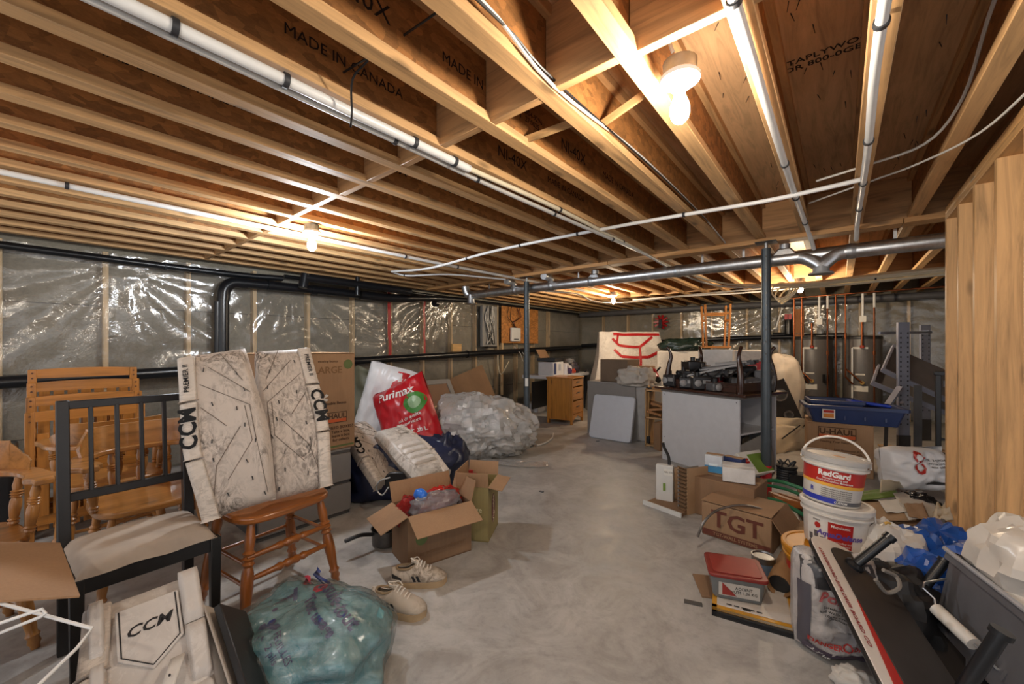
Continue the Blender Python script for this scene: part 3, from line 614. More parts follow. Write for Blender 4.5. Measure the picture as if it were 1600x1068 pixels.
# ---- oak mates chairs
def mates_chair(label, loc, rz):
    t = thing('mates_chair', label, 'chair', loc, rz, 'honey oak mates chairs'); w, d, sh, bh = .46, .43, .45, .79
    m = MB(); poly = []
    for k in range(32):
        a = 2*pi*k/32; c, s_ = cos(a), sin(a); poly.append(((abs(c)**.55)*(1 if c > 0 else -1)*w/2, (abs(s_)**.6)*(1 if s_ > 0 else -1)*d/2))
    m.prism(poly, sh-.035, sh); m.build('seat', M_oakx, t, bevel=.01, seg=2)
    # bent back with arms: swept U at z .66, crest above the centre
    U = [(-.245, -.2), (-.255, -.05), (-.235, .1), (-.15, .2), (0, .225), (.15, .2), (.235, .1), (.255, -.05), (.245, -.2)]
    P = smoothpath([(x, y, .66) for x, y in U], 5); m = MB(); n = len(P)
    vs = []; fs = []
    for i, p in enumerate(P):
        dr = (P[min(i+1, n-1)]-P[max(i-1, 0)]).normalized(); nr = Vector((-dr.y, dr.x, 0)); u = i/(n-1); e = min(u, 1-u)
        hw = .036 if e > .12 else .036+.018*sin(pi*min(1, e/.12)); hw = hw if e > .03 else .03
        for sx, dz in ((-1, 0), (1, 0), (1, .026), (-1, .026)): vs.append(tuple(p+nr*hw*sx+Vector((0, 0, dz))))
    for i in range(n-1):
        for k in range(4): a = i*4+k; b = i*4+(k+1) % 4; fs.append((a, b, b+4, a+4))
    fs += [(3, 2, 1, 0), tuple(4*(n-1)+k for k in range(4))]
    m.add(vs, fs).build('arm_bow', M_oakx, t, bevel=.006, seg=2)
    m = MB(); n = 28; vs = []; fs = []
    for i in range(n):
        u = i/(n-1); q = P[int(round((.2+.6*u)*(len(P)-1)))]; a = abs(u-.5)*2
        h = .125 if a < .62 else .125-.085*(1-cos(pi*(a-.62)/.38))/2 - (.0)
        if .86 < a: h += .012*sin(pi*(a-.86)/.14)
        o = Vector((q.x, q.y, 0)); nr = Vector((q.x*.55, q.y+.25, 0)).normalized()
        for s_, z in ((-.011, .684), (.011, .684), (.03, .684+h), (.008, .684+h)): vs.append((o.x+nr.x*s_, o.y+nr.y*s_, z))
    for i in range(n-1):
        for k in range(4): a = i*4+k; b = i*4+(k+1) % 4; fs.append((a, b, b+4, a+4))
    fs += [(3, 2, 1, 0), tuple(4*(n-1)+k for k in range(4))]
    m.add(vs, fs).build('crest_rail', M_oakx, t, smooth=True)
    for x, y in ((-.24, -.12), (-.225, .08), (-.12, .195), (0, .21), (.12, .195), (.225, .08), (.24, -.12)):
        turned((x*.92, y*.9, sh-.005), (x, y, .665), .02).build('spindle', M_oak, t, smooth=True)
    for sx, sy in ((-1, -1), (1, -1), (-1, 1), (1, 1)):
        turned((sx*.22, sy*.205, 0), (sx*.165, sy*.15, sh-.02), .023, [(a, b) for a, b in TURN]).build('leg', M_oak, t, smooth=True)
    for sx in (-1, 1): turned((sx*.2, -.185, .14), (sx*.2, .185, .14), .013, STR).build('stretcher', M_oaky, t, smooth=True)
    turned((-.2, 0, .14), (.2, 0, .14), .013, STR).build('stretcher', M_oakx, t, smooth=True)
    return t
mates_chair('honey oak mates chair directly behind the black slatted chair', (-2.86, .43, 0), radians(93))
mates_chair('honey oak mates chair standing back to back with the one behind the black chair', (-3.5, .35, 0), radians(-88))
mates_chair('honey oak mates chair cut by the left edge with thick turned arm posts', (-2.72, -.22, 0), radians(100))
# ---- folded slat chairs leaning in a stack at the left wall
def slat_chair(label, loc, rz, H, lean, group='folded slat chairs'):
    t = thing('folding_chair', label, 'chair', loc, rz, group); t.rotation_euler = (lean, 0, rz); w = .56
    for s in (-1, 1):
        MB().box((s*(w/2-.02), 0, H/2), (.042, .026, H)).build('side_post', M_teak, t, bevel=.003, seg=1)
        for z in (H-.025, H-.06): MB().tube([(s*(w/2-.02), -.013, z), (s*(w/2-.02), -.0165, z)], .006, 8).build('screw_cap', wood('#5a3413', 2), t)
    def rail(u, v, z, h): pass
    for z, h in ((H-.032, .058), (H*.52, .05), (.12, .05)):
        m = MB(); n = 10; vs = []; fs = []
        for i in range(n):
            x = (-1+2*i/(n-1))*(w/2-.042); bow = .012*(1-(x/(w/2))**2)
            for y, zz in ((-.011, z-h/2), (.011, z-h/2), (.011, z+h/2+bow), (-.011, z+h/2+bow)): vs.append((x, y, zz))
        for i in range(n-1):
            for k in range(4): a = i*4+k; b = i*4+(k+1) % 4; fs.append((a, b, b+4, a+4))
        fs += [(3, 2, 1, 0), tuple(4*(n-1)+k for k in range(4))]
        m.add(vs, fs).build('cross_rail', M_teakx, t)
    s0 = None
    for k in range(7):
        if s0 is None: s0 = MB().box((0, 0, 0), (.052, .012, H-.2)).build('slat', M_teak, t, bevel=.002, seg=1); o = s0
        else: o = copy_part(s0, t)
        o.location = (-.204+.068*k, .004, .06+(H-.2)/2)
    return t
for k, (x, H, l) in enumerate(((-4.40, 1.075, 'rearmost'), (-4.26, .99, 'second from the wall'), (-4.11, .905, 'third from the wall'), (-3.96, .82, 'frontmost'))):
    slat_chair('folded honey wood slat chair, %s of the leaning stack at left' % l, (x, .30-.005*k, 0), radians(90), H, radians(0))
slat_chair('folded honey wood slat chair just left of the upright goalie pads', (-3.62, 1.0, 0), radians(92), .98, 0)
t = thing('tool_case', 'small black plastic case on the floor left of the folded chairs', 'case', (-4.1, -.12, 0))
MB().box((0, 0, .28), (.3, .16, .56)).build('case_body', M_black, t, bevel=.02); MB().box((0, 0, .585), (.36, .2, .05)).build('case_lid', M_black, t, bevel=.015)
# ---- spindle chair carrying the pads
SPC = (-2.235, .80, 0); SPR = radians(98)
t = thing('spindle_chair', 'glossy cherry wood chair with turned legs under the upright goalie pads', 'chair', SPC, SPR)
w, d, sh = .45, .42, .475
poly = []
for k in range(36):
    a = 2*pi*k/36; c, s_ = cos(a), sin(a); poly.append(((abs(c)**.6)*(1 if c > 0 else -1)*(w/2)*(1-.08*s_), (abs(s_)**.55)*(1 if s_ > 0 else -1)*d/2))
MB().prism(poly, sh-.036, sh).build('seat', M_cherryx, t, bevel=.011, seg=2)
for sx, sy in ((-1, -1), (1, -1), (-1, 1), (1, 1)):
    turned((sx*.225, sy*.205, 0), (sx*.165, sy*.145, sh-.02), .026).build('leg', M_cherry, t, smooth=True)
for z in (.2, .3): turned((-.2, -.18, z), (.2, -.18, z), .017, STR).build('stretcher', M_cherryx, t, smooth=True)
for sx in (-1, 1):
    for z in (.17, .27): MB().tube([(sx*.2, -.18, z), (sx*.2, .18, z)], .009, 10).build('stretcher', wood('#8f5426', 1, .28, coat=.4), t, smooth=True)
MB().tube([(-.2, .18, .22), (.2, .18, .22)], .009, 10).build('stretcher', M_cherryx, t, smooth=True)
for k in range(5): MB().tube([(-.14+.07*k, .17, sh-.01), (-.17+.085*k, .235, .94)], .009, 8).build('back_spindle', M_cherry, t, smooth=True)
MB().tube(smoothpath([(-.21, .23, .95), (-.1, .25, .965), (0, .255, .97), (.1, .25, .965), (.21, .23, .95)], 4), .026, 10).build('crest_rail', M_cherryx, t, smooth=True)
# ---- goalie pads
def rounded(w, h, r, n=5, waist=0, flare=0):
    pts = []
    for cx, cy, a0 in ((w/2-r, h-r, 0), (-w/2+r, h-r, pi/2), (-w/2+r, r, pi), (w/2-r, r, 1.5*pi)):
        for k in range(n+1):
            a = a0+pi/2*k/n; pts.append((cx+r*cos(a), cy+r*sin(a)))
    return pts
def pillow(mb, w, h, z0, th, nx=14, nz=22, r=.03, M=None, bend=None, puff=.35, seed=0, taper=None):
    """soft slab: local x width, z height, y thickness (front -y)"""
    def fn(side):
        def f(u, v):
            x = (u-.5)*2; y = (v-.5)*2; e = max(0, (1-x**8))*max(0, (1-y**10)); ww = w/2*(taper(v) if taper else 1)
            p = Vector((x*ww*(1-.06*abs(y)**8), side*th/2*(puff*.0+e**.35)*(1 if e > 0 else 0), z0+h*v))
            p.y += .004*noise.noise(Vector((x*3+seed, y*5, side)))
            if bend: p.y += bend(v)
            return p
        return f
    mb.grid(fn(-1), nx, nz, M); mb.grid(fn(1), nx, nz, M); return mb
def goalie_pad(name, label, M, flip=1, facem=M_pad, L=.76, W=.28, th=.09, mark=True, group='leg pads with black lettering'):
    t = thing(name, label, 'goalie pad', (0, 0, 0), 0, group); t.matrix_world = M
    bend = lambda v: .05*(v-.38)**2*4*(.5 if v < .38 else .55)
    tap = lambda v: .94+.14*math.exp(-((v-.42)/.25)**2)-.22*max(0, v-.72)
    pillow(MB(), W, L, 0, th, 16, 40, bend=bend, taper=tap).build('leg_face', facem, t, smooth=True, auto=180)
    # outer roll along one edge in three cuffs
    for k, (a, b) in enumerate(((.0, .36), (.37, .70), (.71, .985))):
        P = [(flip*(-W/2*tap(a+(b-a)*q/6)+.012), bend(a+(b-a)*q/6)-.012, L*(a+(b-a)*q/6)) for q in range(7)]
        m = MB(); vs = []; fs = []
        for p in P:
            for x_, y_ in ((-.022, .045), (-.027, .0), (-.022, -.04), (-.005, -.052), (.04, -.048), (.04, .045)): vs.append((p[0]+x_*flip, p[1]+y_, p[2]))
        for i in range(6):
            for c in range(6): q1 = i*6+c; q2 = i*6+(c+1) % 6; fs.append((q1, q2, q2+6, q1+6))
        fs += [tuple(range(6)), tuple(36+c for c in range(6))]
        m.add(vs, fs).build('outer_roll', M_padroll, t, bevel=.006, seg=2)
    # raised face ribs and stitch dashes
    yf = lambda v: bend(v)-th/2-.003
    for pts in (((.02, .98), (.09, .78)), ((-.03, .9), (.11, .70)), ((-.07, .8), (.10, .62), (.10, .45)), ((.08, .62), (.085, .40), (-.03, .2)), ((.05, .5), (-.06, .3), (-.09, .12)), ((.10, .45), (.105, .06)), ((-.08, .66), (.0, .52))):
        MB().tube([(flip*x, yf(v), L*v) for x, v in pts], .0016, 5).build('seam', M_seam if facem is not M_pad2 else M_padroll, t)
    rr = random.Random(4)
    for k in range(16):
        v = .05+.055*k; x = (-.075+.04*sin(k*1.3)) if k % 2 else (.07+.025*cos(k))
        MB().bar((flip*x, yf(v)-.001, L*v), (flip*(x+rr.uniform(-.006, .006)), yf(v)-.001, L*v+.018), .004, .003).build('stitch', M_ink, t)
    R = on_front(0, 0, 0)
    xr = flip*(-W/2+.02)
    a = radians(90)*flip
    if mark:
        text('CCM', t, .085, M_ink, T((xr, bend(.55)-.0675, L*.55)) @ RX(pi/2) @ RZ(a), 'lettering', bold=.03, sx=.95, wrap=lambda c: Vector((c.x+flip*(-W/2)*(tap(c.z/L)-1), bend(c.z/L)-.0672, c.z)))
        text('PREMIER II', t, .028, M_ink, T((xr, bend(.85)-.0675, L*.85)) @ RX(pi/2) @ RZ(a), 'lettering', bold=.015, wrap=lambda c: Vector((c.x+flip*(-W/2)*(tap(c.z/L)-1), bend(c.z/L)-.0672, c.z)))
    return t
def frame_from(base, up, right):
    """matrix with local z along up, local x along right (made square), origin at base"""
    z = Vector(up).normalized(); x = Vector(right); x = (x-z*x.dot(z)).normalized(); y = z.cross(x)
    M = Matrix((x, y, z)).transposed().to_4x4(); M.translation = Vector(base); return M
bl, br = atz(325, 815, sh), atz(432, 797, sh)
b0 = (bl+br)/2; top = atd(334, 556, 1.86)
goalie_pad('goalie_pad', 'scuffed white goalie pad on the wooden chair, left one of the upright pair', frame_from((b0.x, b0.y, sh+.03), top-Vector((b0.x, b0.y, sh)), br-bl), 1, M_pad, .735, .285)
bl, br = atz(435, 787, sh), atz(502, 773, sh); b0 = (bl+br)/2; top = atd(440, 553, 2.14)
goalie_pad('goalie_pad', 'scuffed white goalie pad on the wooden chair, right one of the upright pair', frame_from((b0.x, b0.y, sh+.03), top-Vector((b0.x, b0.y, sh)), br-bl), -1, M_pad, .76, .285)
# pad seen from behind, leaning on the black chair
tl, tr = Vector((-1.79, .10, .43)), Vector((-1.76, .415, .455))
up = Vector((-.44, 0.02, .44)).normalized()
Mp = frame_from((tl+tr)/2-up*.70, up, tr-tl)
t = goalie_pad('goalie_pad', 'clean white goalie pad with hanging straps leaning on the black chair in front', Mp, 1, M_pad2, .70, .30, .08, mark=False)
for c in list(t.children):
    if c.name.split('.')[0] in ('stitch', 'seam'): bpy.data.objects.remove(c)
yv = -.075
sh5 = [(-.075, .64), (.075, .64), (.075, .50), (0, .44), (-.075, .50)]
MB().prism(sh5, -.006, .006, T((0, -.036, 0)) @ RX(pi/2)).build('shield_panel', M_pad2, t, bevel=.003)
MB().tube([(x, -.043, z) for x, z in [(-.066, .635), (-.066, .505), (0, .452), (.066, .505), (.066, .635)]], .002, 5).build('shield_piping', M_ink, t)
text('CCM', t, .042, M_ink, on_front(-.004, -.0435, .565) @ RZ(radians(2)), 'lettering', bold=.02, shear=.35, sx=1.15)
for x in (-.115, .105):
    for k in range(4):
        pillow(MB(), .055 if x > 0 else .035, .17, .01+.172*k, .05, 8, 10, M=T((x, -.035, 0))).build('bolster', M_pad2, t, smooth=True, auto=180)
MB().grid(lambda u, v: (.035+.10*(u-.5)*.35+.02-.11*(1-v), -.06-.05*sin(pi*v), .18+.26*v), 5, 10).build('strap', M_white, t, smooth=True, solid=.004)
for k in range(4): MB().tube([(.03-.02*k, -.1-.004*k, .39-.05*k), (.03-.02*k, -.112, .39-.05*k)], .003, 6).build('strap_hole', M_ink, t)
MB().grid(lambda u, v: (-.09+.06*u+.05*sin(2.5*v), -.05-.09*sin(pi*v), .06+.34*v-.08*v*v), 6, 14).build('knee_strap', M_white, t, smooth=True, solid=.012)
MB().grid(lambda u, v: (-.13+.05*u, -.06-.04*sin(pi*u), .1+.32*v), 6, 10).build('knee_wrap', plain('#c2bbb2', .8, .05), t, smooth=True, solid=.02)
MB().tube([(.1, -.075, .15), (.14, -.075, .15), (.14, -.075, .19), (.1, -.075, .19), (.1, -.075, .15)], .004, 6).build('buckle', M_galv2, t)
# ---- moving box on a grey drawer cabinet
def flat_print(t, m, c, d, M): return MB().box((0, 0, 0), (d[0], d[1], .0008), M @ T(c)).build('print_block', m, t)
M_print = plain('#4a2f1c', .8, .08); M_orange = plain('#c4592a', .7, .08); M_green = plain('#5d6b3c', .7, .15)
def cabinet(label, loc, w, d, h, rz, m, n=2):
    t = thing('drawer_cabinet', label, 'cabinet', loc, rz)
    MB().box((0, 0, h/2), (w, d, h)).build('carcass', plain('#4f4d4c', .6), t, bevel=.003, seg=1)
    for k in range(n):
        hh = (h-.03)/n; dr = MB().box((0, -d/2-.011, .02+hh*(k+.5)), (w-.006, .02, hh-.022)).build('drawer', m, t, bevel=.003, seg=1)
        MB().box((0, -d/2-.012, .02+hh*(k+1)-.014), (w*.5, .02, .01)).build('finger_pull', M_black, dr)
    MB().box((0, 0, h+.006), (w+.004, d+.02, .014)).build('top_panel', m, t, bevel=.002, seg=1)
    return t
cabinet('low grey two-drawer cabinet under the tall moving box', (-3.10, 1.24, 0), .62, .52, .475, radians(90), plain('#7e7a77', .5, .06))
t = thing('moving_box', 'tall brown moving box with orange logo standing on the grey cabinet', 'box', (-3.12, 1.255, .488), radians(90))
w, d, h = .67, .56, .70
MB().box((0, 0, h/2), (w, d, h)).build('box_body', M_cardA, t, bevel=.005, seg=1)
MB().box((0, 0, h+.004), (w+.004, d/2, .004), T((0, -d/4-.002, 0))).build('flap', M_cardC, t)
MB().box((0, 0, h+.004), (w+.004, d/2, .004), T((0, d/4+.002, 0))).build('flap', M_cardC, t)
MB().grid(lambda u, v: (.10+.02*sin(9*v)+.012*u-.1*v*0, -d/2-.008, .40-.05*v+.012*u), 3, 6).build('tape_strip', M_white, t, solid=.001)
F = on_front(0, -d/2-.0025, 0)
def uhaul(t, F, x, z, s=1.0):
    MB().box((0, 0, 0), (.20*s, .078*s, .001), F @ T((x, z, 0))).build('logo_plate', M_print, t)
    MB().box((0, 0, 0), (.19*s, .068*s, .001), F @ T((x, z, .0007))).build('logo_ground', card('#9c7a5a'), t)
    MB().box((0, 0, 0), (.19*s, .022*s, .001), F @ T((x, z-.022*s, .0012))).build('logo_stripe', M_orange, t)
    text('U-HAUL', t, .052*s, M_print, F @ T((x, z+.008*s, .0016)), bold=.03)
uhaul(t, F, .17, .235)
text('Sustainable Boxes', t, .03, M_print, F @ T((.16, .34, 0)), bold=.01)
text('LARGE', t, .07, plain('#7d5b3a', .8), F @ T((.13, .58, 0)), bold=.01); text('moving boxes', t, .026, M_print, F @ T((.13, .645, 0)))
MB().lathe([(.052, 0), (.056, 0), (.056, .001), (.052, .001)], 24, F @ T((.075, .11, 0))).build('print_ring', M_print, t)
text('90%\nREUSE', t, .034, M_print, F @ T((.075, .11, 0)), bold=.02)
text('NEED BOXES?\nTake a box,\nleave a box\nfor others', t, .03, M_print, F @ T((.225, .115, 0)), bold=.012)
MB().lathe([(.035, 0), (.035, .001)], 12, F @ T((.28, .62, 0))).build('leaf_print', M_green, t)
MB().box((0, 0, 0), (.25, .012, .001), F @ T((.2, .025, 0))).build('print_band', M_green, t)
MB().box((0, 0, 0), (.05, .045, .001), F @ T((.06, .03, 0))).build('tape_patch', plain('#6f7377', .4), t)
# ---- heap right of it: navy bag, two more pads
M_navy = plain('#262d4a', .45, .35, 10, 0, .25)
o = blob('sports_bag', M_navy, None, (.95, .55, .46), 3, 56, 30, .14, 2.2, .09, 5, .4); o.location = (-2.98, 2.02, 0); o.rotation_euler = (0, 0, radians(48)); tag(o, 'navy blue equipment bag slumped on the floor under the fallen goalie pads', 'bag')
o = blob('sports_bag', plain('#20253a', .35, .3, 10, 0, .2), None, (.35, .3, .42), 9, 40, 24, .16, 2.4, .12, 6, .4); o.location = (-2.72, 2.42, 0); tag(o, 'dark navy plastic bag peeking out beside the lying goalie pad', 'bag')
c1 = atd(640, 700, 3.12); 
M1 = frame_from(atd(672, 742, 2.95), atd(606, 668, 3.30)-atd(672, 742, 2.95), atd(692, 712, 3.2)-atd(645, 752, 2.82))
tq = goalie_pad('goalie_pad', 'dirty white goalie pad lying on top of the navy bag', M1 @ T((0, .0, -.05)), -1, scuffed('#cfc8c0', '#4b3d2c', .8, .4, (3, 3, 6)), .66, .28, .13, mark=False)
for c in list(tq.children):
    if c.name.split('.')[0] in ('stitch', 'seam'): bpy.data.objects.remove(c)
for k in range(4): pillow(MB(), .055, .22, .0, .05, 8, 10, M=T((.11, -.055, .16+.062*k)) @ RY(-pi/2)).build('quilted_roll', M_pad2, tq, smooth=True, auto=180)
M2 = frame_from(atd(612, 752, 3.08), atd(548, 650, 3.42)-atd(612, 752, 3.08), atd(668, 742, 3.35)-atd(612, 762, 3.08))
goalie_pad('goalie_pad', 'dirty white goalie pad with lettered edge wedged beneath the lying one', M2, 1, M_pad, .66, .27, .09)
t = thing('pad_strap', 'black padded strap loop hanging off the navy bag behind the open box', 'strap', (-2.55, 1.83, 0))
q = atd(622, 752, 2.95)-Vector((-2.55, 1.83, 0))
Ms = frame_from(q-Vector((0, 0, .06)), (0, 0, 1), RT)
MB().prism(rounded(.19, .13, .05), -.015, .015, Ms @ RX(pi/2)).build('strap_pad', M_black, t, bevel=.008)
MB().tube([Ms @ Vector(p) for p in smoothpath([(-.05, -.03, .1), (-.12, -.05, .08), (-.14, -.05, .02), (-.1, -.05, -.02), (-.06, -.03, .03)], 4)], .006, 6).build('wire_loop', M_galv2, t, smooth=True)
# ---- printed sacks
def sack(name, label, w, h, th, M, m, seed=1, wr=.05, group=None):
    t = thing(name, label, 'bag', (0, 0, 0), 0, group); t.matrix_world = M
    def fn(side):
        def f(u, v):
            x = (u-.5)*2; y = (v-.5)*2; e = max(0, 1-abs(x)**3.5)*max(0, 1-abs(y)**4)
            k = noise.noise(Vector((x*1.6+seed, y*1.6, side*2))); r = 1-2*abs(noise.noise(Vector((x*3.3-seed, y*2.6+seed, side))))
            p = Vector((x*w/2*(1+.06*k*abs(y)), side*(th/2*e**.5*(1+.35*k)+wr*.5*r*e**.3), h*v+.03*k*x))
            return p
        return f
    MB().grid(fn(-1), 30, 36).grid(fn(1), 30, 36).build('sack_body', m, t, smooth=True, auto=180)
    t['fn'] = 0; del t['fn']
    def on(x, z, off=.004):                  # point on the front of the sack at local x, z
        p = fn(-1)((x/(w/2)+1)/2, z/h); return Vector((p.x, p.y-off, p.z))
    return t, on
def patch(t, on, x0, x1, z0, z1, m, name='print_block', n=8, off=.005, wob_=.0):
    return MB().grid(lambda u, v: on(x0+(x1-x0)*u+wob_*sin(v*7), z0+(z1-z0)*v, off), n, n).build(name, m, t, smooth=True)
def stext(t, on, s, x, z, size, m, rot=0, bold=.02, off=.008, **k):
    M = T((x, z, 0)) @ RZ(rot)
    return text(s, t, size, m, M, bold=bold, ext=.0002, wrap=lambda c: on(c.x, c.y, off+c.z), **k)
M_bagwhite = plain('#d6d5d6', .35, .08, 9, 0, .2); M_bagred = plain('#b01822', .33, .12, 9, 0, .2); M_baggreen = plain('#3f7d35', .35, .2, 9); M_whitep = plain('#dcdad6', .4, .04)
t, on = sack('garden_sack', 'upright white plastic sack with red and green stripes near the left wall', .56, 1.04, .2, frame_from(fl(atd(580, 600, 4.7)), (.05, .04, 1), RT+VW*.2) @ RY(radians(12)), M_bagwhite, 2)
patch(t, on, .03, .17, .05, 1.0, M_bagred, wob_=.03); patch(t, on, .17, .27, .1, .97, M_baggreen, wob_=.03); stext(t, on, 'PULVERISED', .10, .6, .1, M_whitep, radians(85), .02)
t, on = sack('garden_sack', 'red plastic sack with white print slumped on the striped one', .66, .92, .30, frame_from(fl(atd(660, 620, 4.3)), Vector((-.2, .15, 1)), RT-VW*.25) @ RY(radians(-20)), M_bagred, 5, .06)
patch(t, on, -.27, -.05, .14, .42, M_whitep); patch(t, on, -.03, .03, .12, .32, M_whitep)
MB().grid(lambda u, v: on(.2+.12*u*cos(6.28*v), .6+.12*u*sin(6.28*v), .006), 4, 20).build('print_disc', M_baggreen, t, smooth=True)
MB().grid(lambda u, v: on(.2+.07*u*cos(6.28*v), .6+.07*u*sin(6.28*v), .009), 4, 20).build('print_disc', plain('#8fae86', .4), t, smooth=True)
stext(t, on, 'Purimax', .02, .78, .13, M_whitep, radians(-8), .02); stext(t, on, 'sol de qualite\nsuperieure', .1, .44, .05, M_whitep, 0, .01); stext(t, on, 'NET 30 L', .12, .3, .06, M_whitep)
o = MB().grid(lambda u, v: (-.45+.9*u*(1-.3*v), .12*sin(5*u)*v*.6+.05*noise.noise(Vector((u*5, v*5, 1))), 1.02*v*(1-.25*abs(u-.45))), 24, 20).build('tarp', plain('#5b5a48', .45, .2, 9, 0, .2), None, smooth=True, auto=180, solid=.006)
p = fl(atd(580, 600, 4.75)); o.location = p; o.rotation_euler = (0, 0, YAW); tag(o, 'olive folded tarp standing behind the striped sack', 'tarp')
# ---- big heap of clear film
M_heap = film(.36, '#f4f2ee', .09, 'clear_wrap', 1.0, 10, .16)
ctr = atz(752, 706); 
t = thing('plastic_film_heap', 'large crumpled heap of clear plastic film on the floor beside the post', 'plastic film', (ctr.x, ctr.y, 0), YAW)
blob('outer_layer', M_heap, t, (1.22, .85, .66), 11, 76, 42, .16, 2.3, .10, 6, .4, pw=1.7, auto=26)
blob('inner_layer', M_heap, t, (1.02, .7, .52), 21, 110, 60, .2, 3, .2, 8, .4, pw=1.8)
blob('core_layer', film(.5, '#e5e2dc', .15, 'clear_wrap2', 1.0, 9), t, (.8, .5, .38), 31, 50, 30, .2, 3, .2, 7, .4)
def skirt(u, v):
    x = -.66+1.4*u; y = -.42-.16*v-.05*sin(9*u); return (x, y, .012+.06*(1-v)*abs(noise.noise(Vector((x*6, v*3, 1))))+.02*abs(noise.noise(Vector((x*14, v*8, 4)))))
MB().grid(skirt, 50, 8).build('spread_edge', M_heap, t, smooth=True, auto=180)
# ---- cabinet door frame and cardboard leaning on the left wall
t = thing('cabinet_door', 'grey framed cabinet door with brown inset leaning against the left wall', 'cabinet door', (0, 0, 0))
A = atd(666, 640, 6.0); 
Md = frame_from(Vector((-4.62, 3.95, .22)), (-.42, .05, .62), (.12, 1, 0)); t.matrix_world = Md
for s in (-1, 1):
    MB().box((s*.36, 0, .3), (.08, .02, .6)).build('stile', plain('#918d88', .5, .06), t, bevel=.003, seg=1); MB().box((0, 0, .3+s*.26), (.64, .02, .08)).build('rail', plain('#918d88', .5, .06), t, bevel=.003, seg=1)
MB().box((0, .006, .3), (.66, .008, .46)).build('inset_panel', plain('#8a6a52', .6, .08), t)
o = bx('hardboard_sheet', (0, 0, .2), (1.0, .006, .40), wood('#d2b48c', 0, .6), None, .001); o.matrix_world = frame_from(Vector((-4.5, 4.0, 0)), (-.15, 0, .3), (.1, 1, 0)); tag(o, 'pale board propped below the grey cabinet door by the left wall', 'board')
o = bx('cardboard_sheet', (0, 0, .43), (.95, .008, .86), M_cardB, None, .001); o.matrix_world = frame_from(Vector((-4.78, 5.05, .0)), (-.27, -.22, .8), (.1, 1, 0)); tag(o, 'large flat brown cardboard sheet leaning on the left wall below the panel', 'cardboard')
# ---- open cardboard boxes on the floor
def open_box(name, label, F, ang, w, d, h, m, flaps=(120, 120, 130, 110), fl_len=None, inner=None, th=.005, name_cat='box'):
    """F = near corner in plan; local x runs along ang, local y to its left; flaps angles for -y,+y,-x,+x measured from upright inward"""
    t = thing(name, label, name_cat, (F[0], F[1], 0), ang); ih = inner or m
    MB().box((w/2, d/2, .004), (w, d, .006)).build('base', m, t)
    MB().box((w/2, th/2, h/2), (w, th, h)).build('side_panel', m, t); MB().box((w/2, d-th/2, h/2), (w, th, h)).build('side_panel', m, t)
    MB().box((th/2, d/2, h/2), (th, d-2*th, h)).build('side_panel', m, t); MB().box((w-th/2, d/2, h/2), (th, d-2*th, h)).build('side_panel', m, t)
    L = fl_len or (d*.48, d*.48, w*.35, w*.35)
    for k, a in enumerate(flaps):
        if a is None: continue
        a = radians(a); Lk = L[k]
        if k == 0: MM = T((w/2, 0, h)) @ RX(-(a-0)+0); M_ = T((w/2, 0, h)) @ RX(a); dims = (w, th, Lk); M_ = T((w/2, 0, h)) @ RX(a-pi*0)
        elif k == 1: M_ = T((w/2, d, h)) @ RX(-a); dims = (w, th, Lk)
        elif k == 2: M_ = T((0, d/2, h)) @ RY(-a); dims = (th, d, Lk)
        else: M_ = T((w, d/2, h)) @ RY(a); dims = (th, d, Lk)
        MB().box((0, 0, Lk/2), dims, M_).build('flap', ih, t)
    return t
F = Vector((-1.836, 1.339, 0))
t = open_box('open_carton', 'open brown carton with flaps out and red bags inside, centre left floor', F, radians(75), .40, .255, .30, M_cardB, (118, 25, 112, 15), (.15, .12, .16, .12), M_cardA)
text('Produits', t, .06, plain('#7a5a3e', .8), on_front(.27, -.0012, .19), bold=.01); text('Les econo confitures', t, .036, plain('#7a5a3e', .8), on_front(.2, -.0012, .075), bold=.01)
MB().lathe([(.035, 0), (.035, .001)], 16, on_front(.08, -.0012, .16)).build('leaf_print', M_green, t)
M_foil = plain('#a31f1a', .22, .25, 12, 0, .3)
base = t.matrix_basis if False else (T(F) @ RZ(radians(75)))
def local_blob(name, label, cat, Mb, p, size, m, seed, rz=0, tilt=0, **k):
    o = blob(name, m, None, size, seed, 30, 18, auto=24, **k); q = Mb @ Vector(p); o.location = q; o.rotation_euler = (tilt, 0, rz); return tag(o, label, cat)
local_blob('chip_bag', 'crinkled red foil snack bag sticking out of the open carton', 'bag', base, (.24, .15, .19), (.30, .16, .18), M_foil, 4, radians(95), .3, crease=.1)
local_blob('chip_bag', 'dark red foil bag at the left inside the open carton', 'bag', base, (.10, .16, .17), (.2, .14, .18), plain('#7d1a18', .25, .3, 12, 0, .3), 6, radians(60), .2, crease=.1)
local_blob('plastic_pouch', 'clear grey plastic pouch bulging over the front of the open carton', 'bag', base, (.20, .075, .24), (.30, .12, .13), film(.55, '#8d8d90', .15, 'grey_clear', .8, 12), 8, radians(75), 0, crease=.12)
local_blob('blue_cap', 'small bright blue plastic pouch on the red bags', 'bag', base, (.13, .12, .33), (.08, .06, .06), plain('#2f6fd0', .3), 2, 0, 0, nu_=0) if False else None
o = blob('blue_pouch', plain('#2f6fd0', .3, .1), None, (.085, .06, .055), 2, 24, 14, .1); o.location = base @ Vector((.115, .1, .345)); tag(o, 'small bright blue pouch among the red snack bags', 'bag')
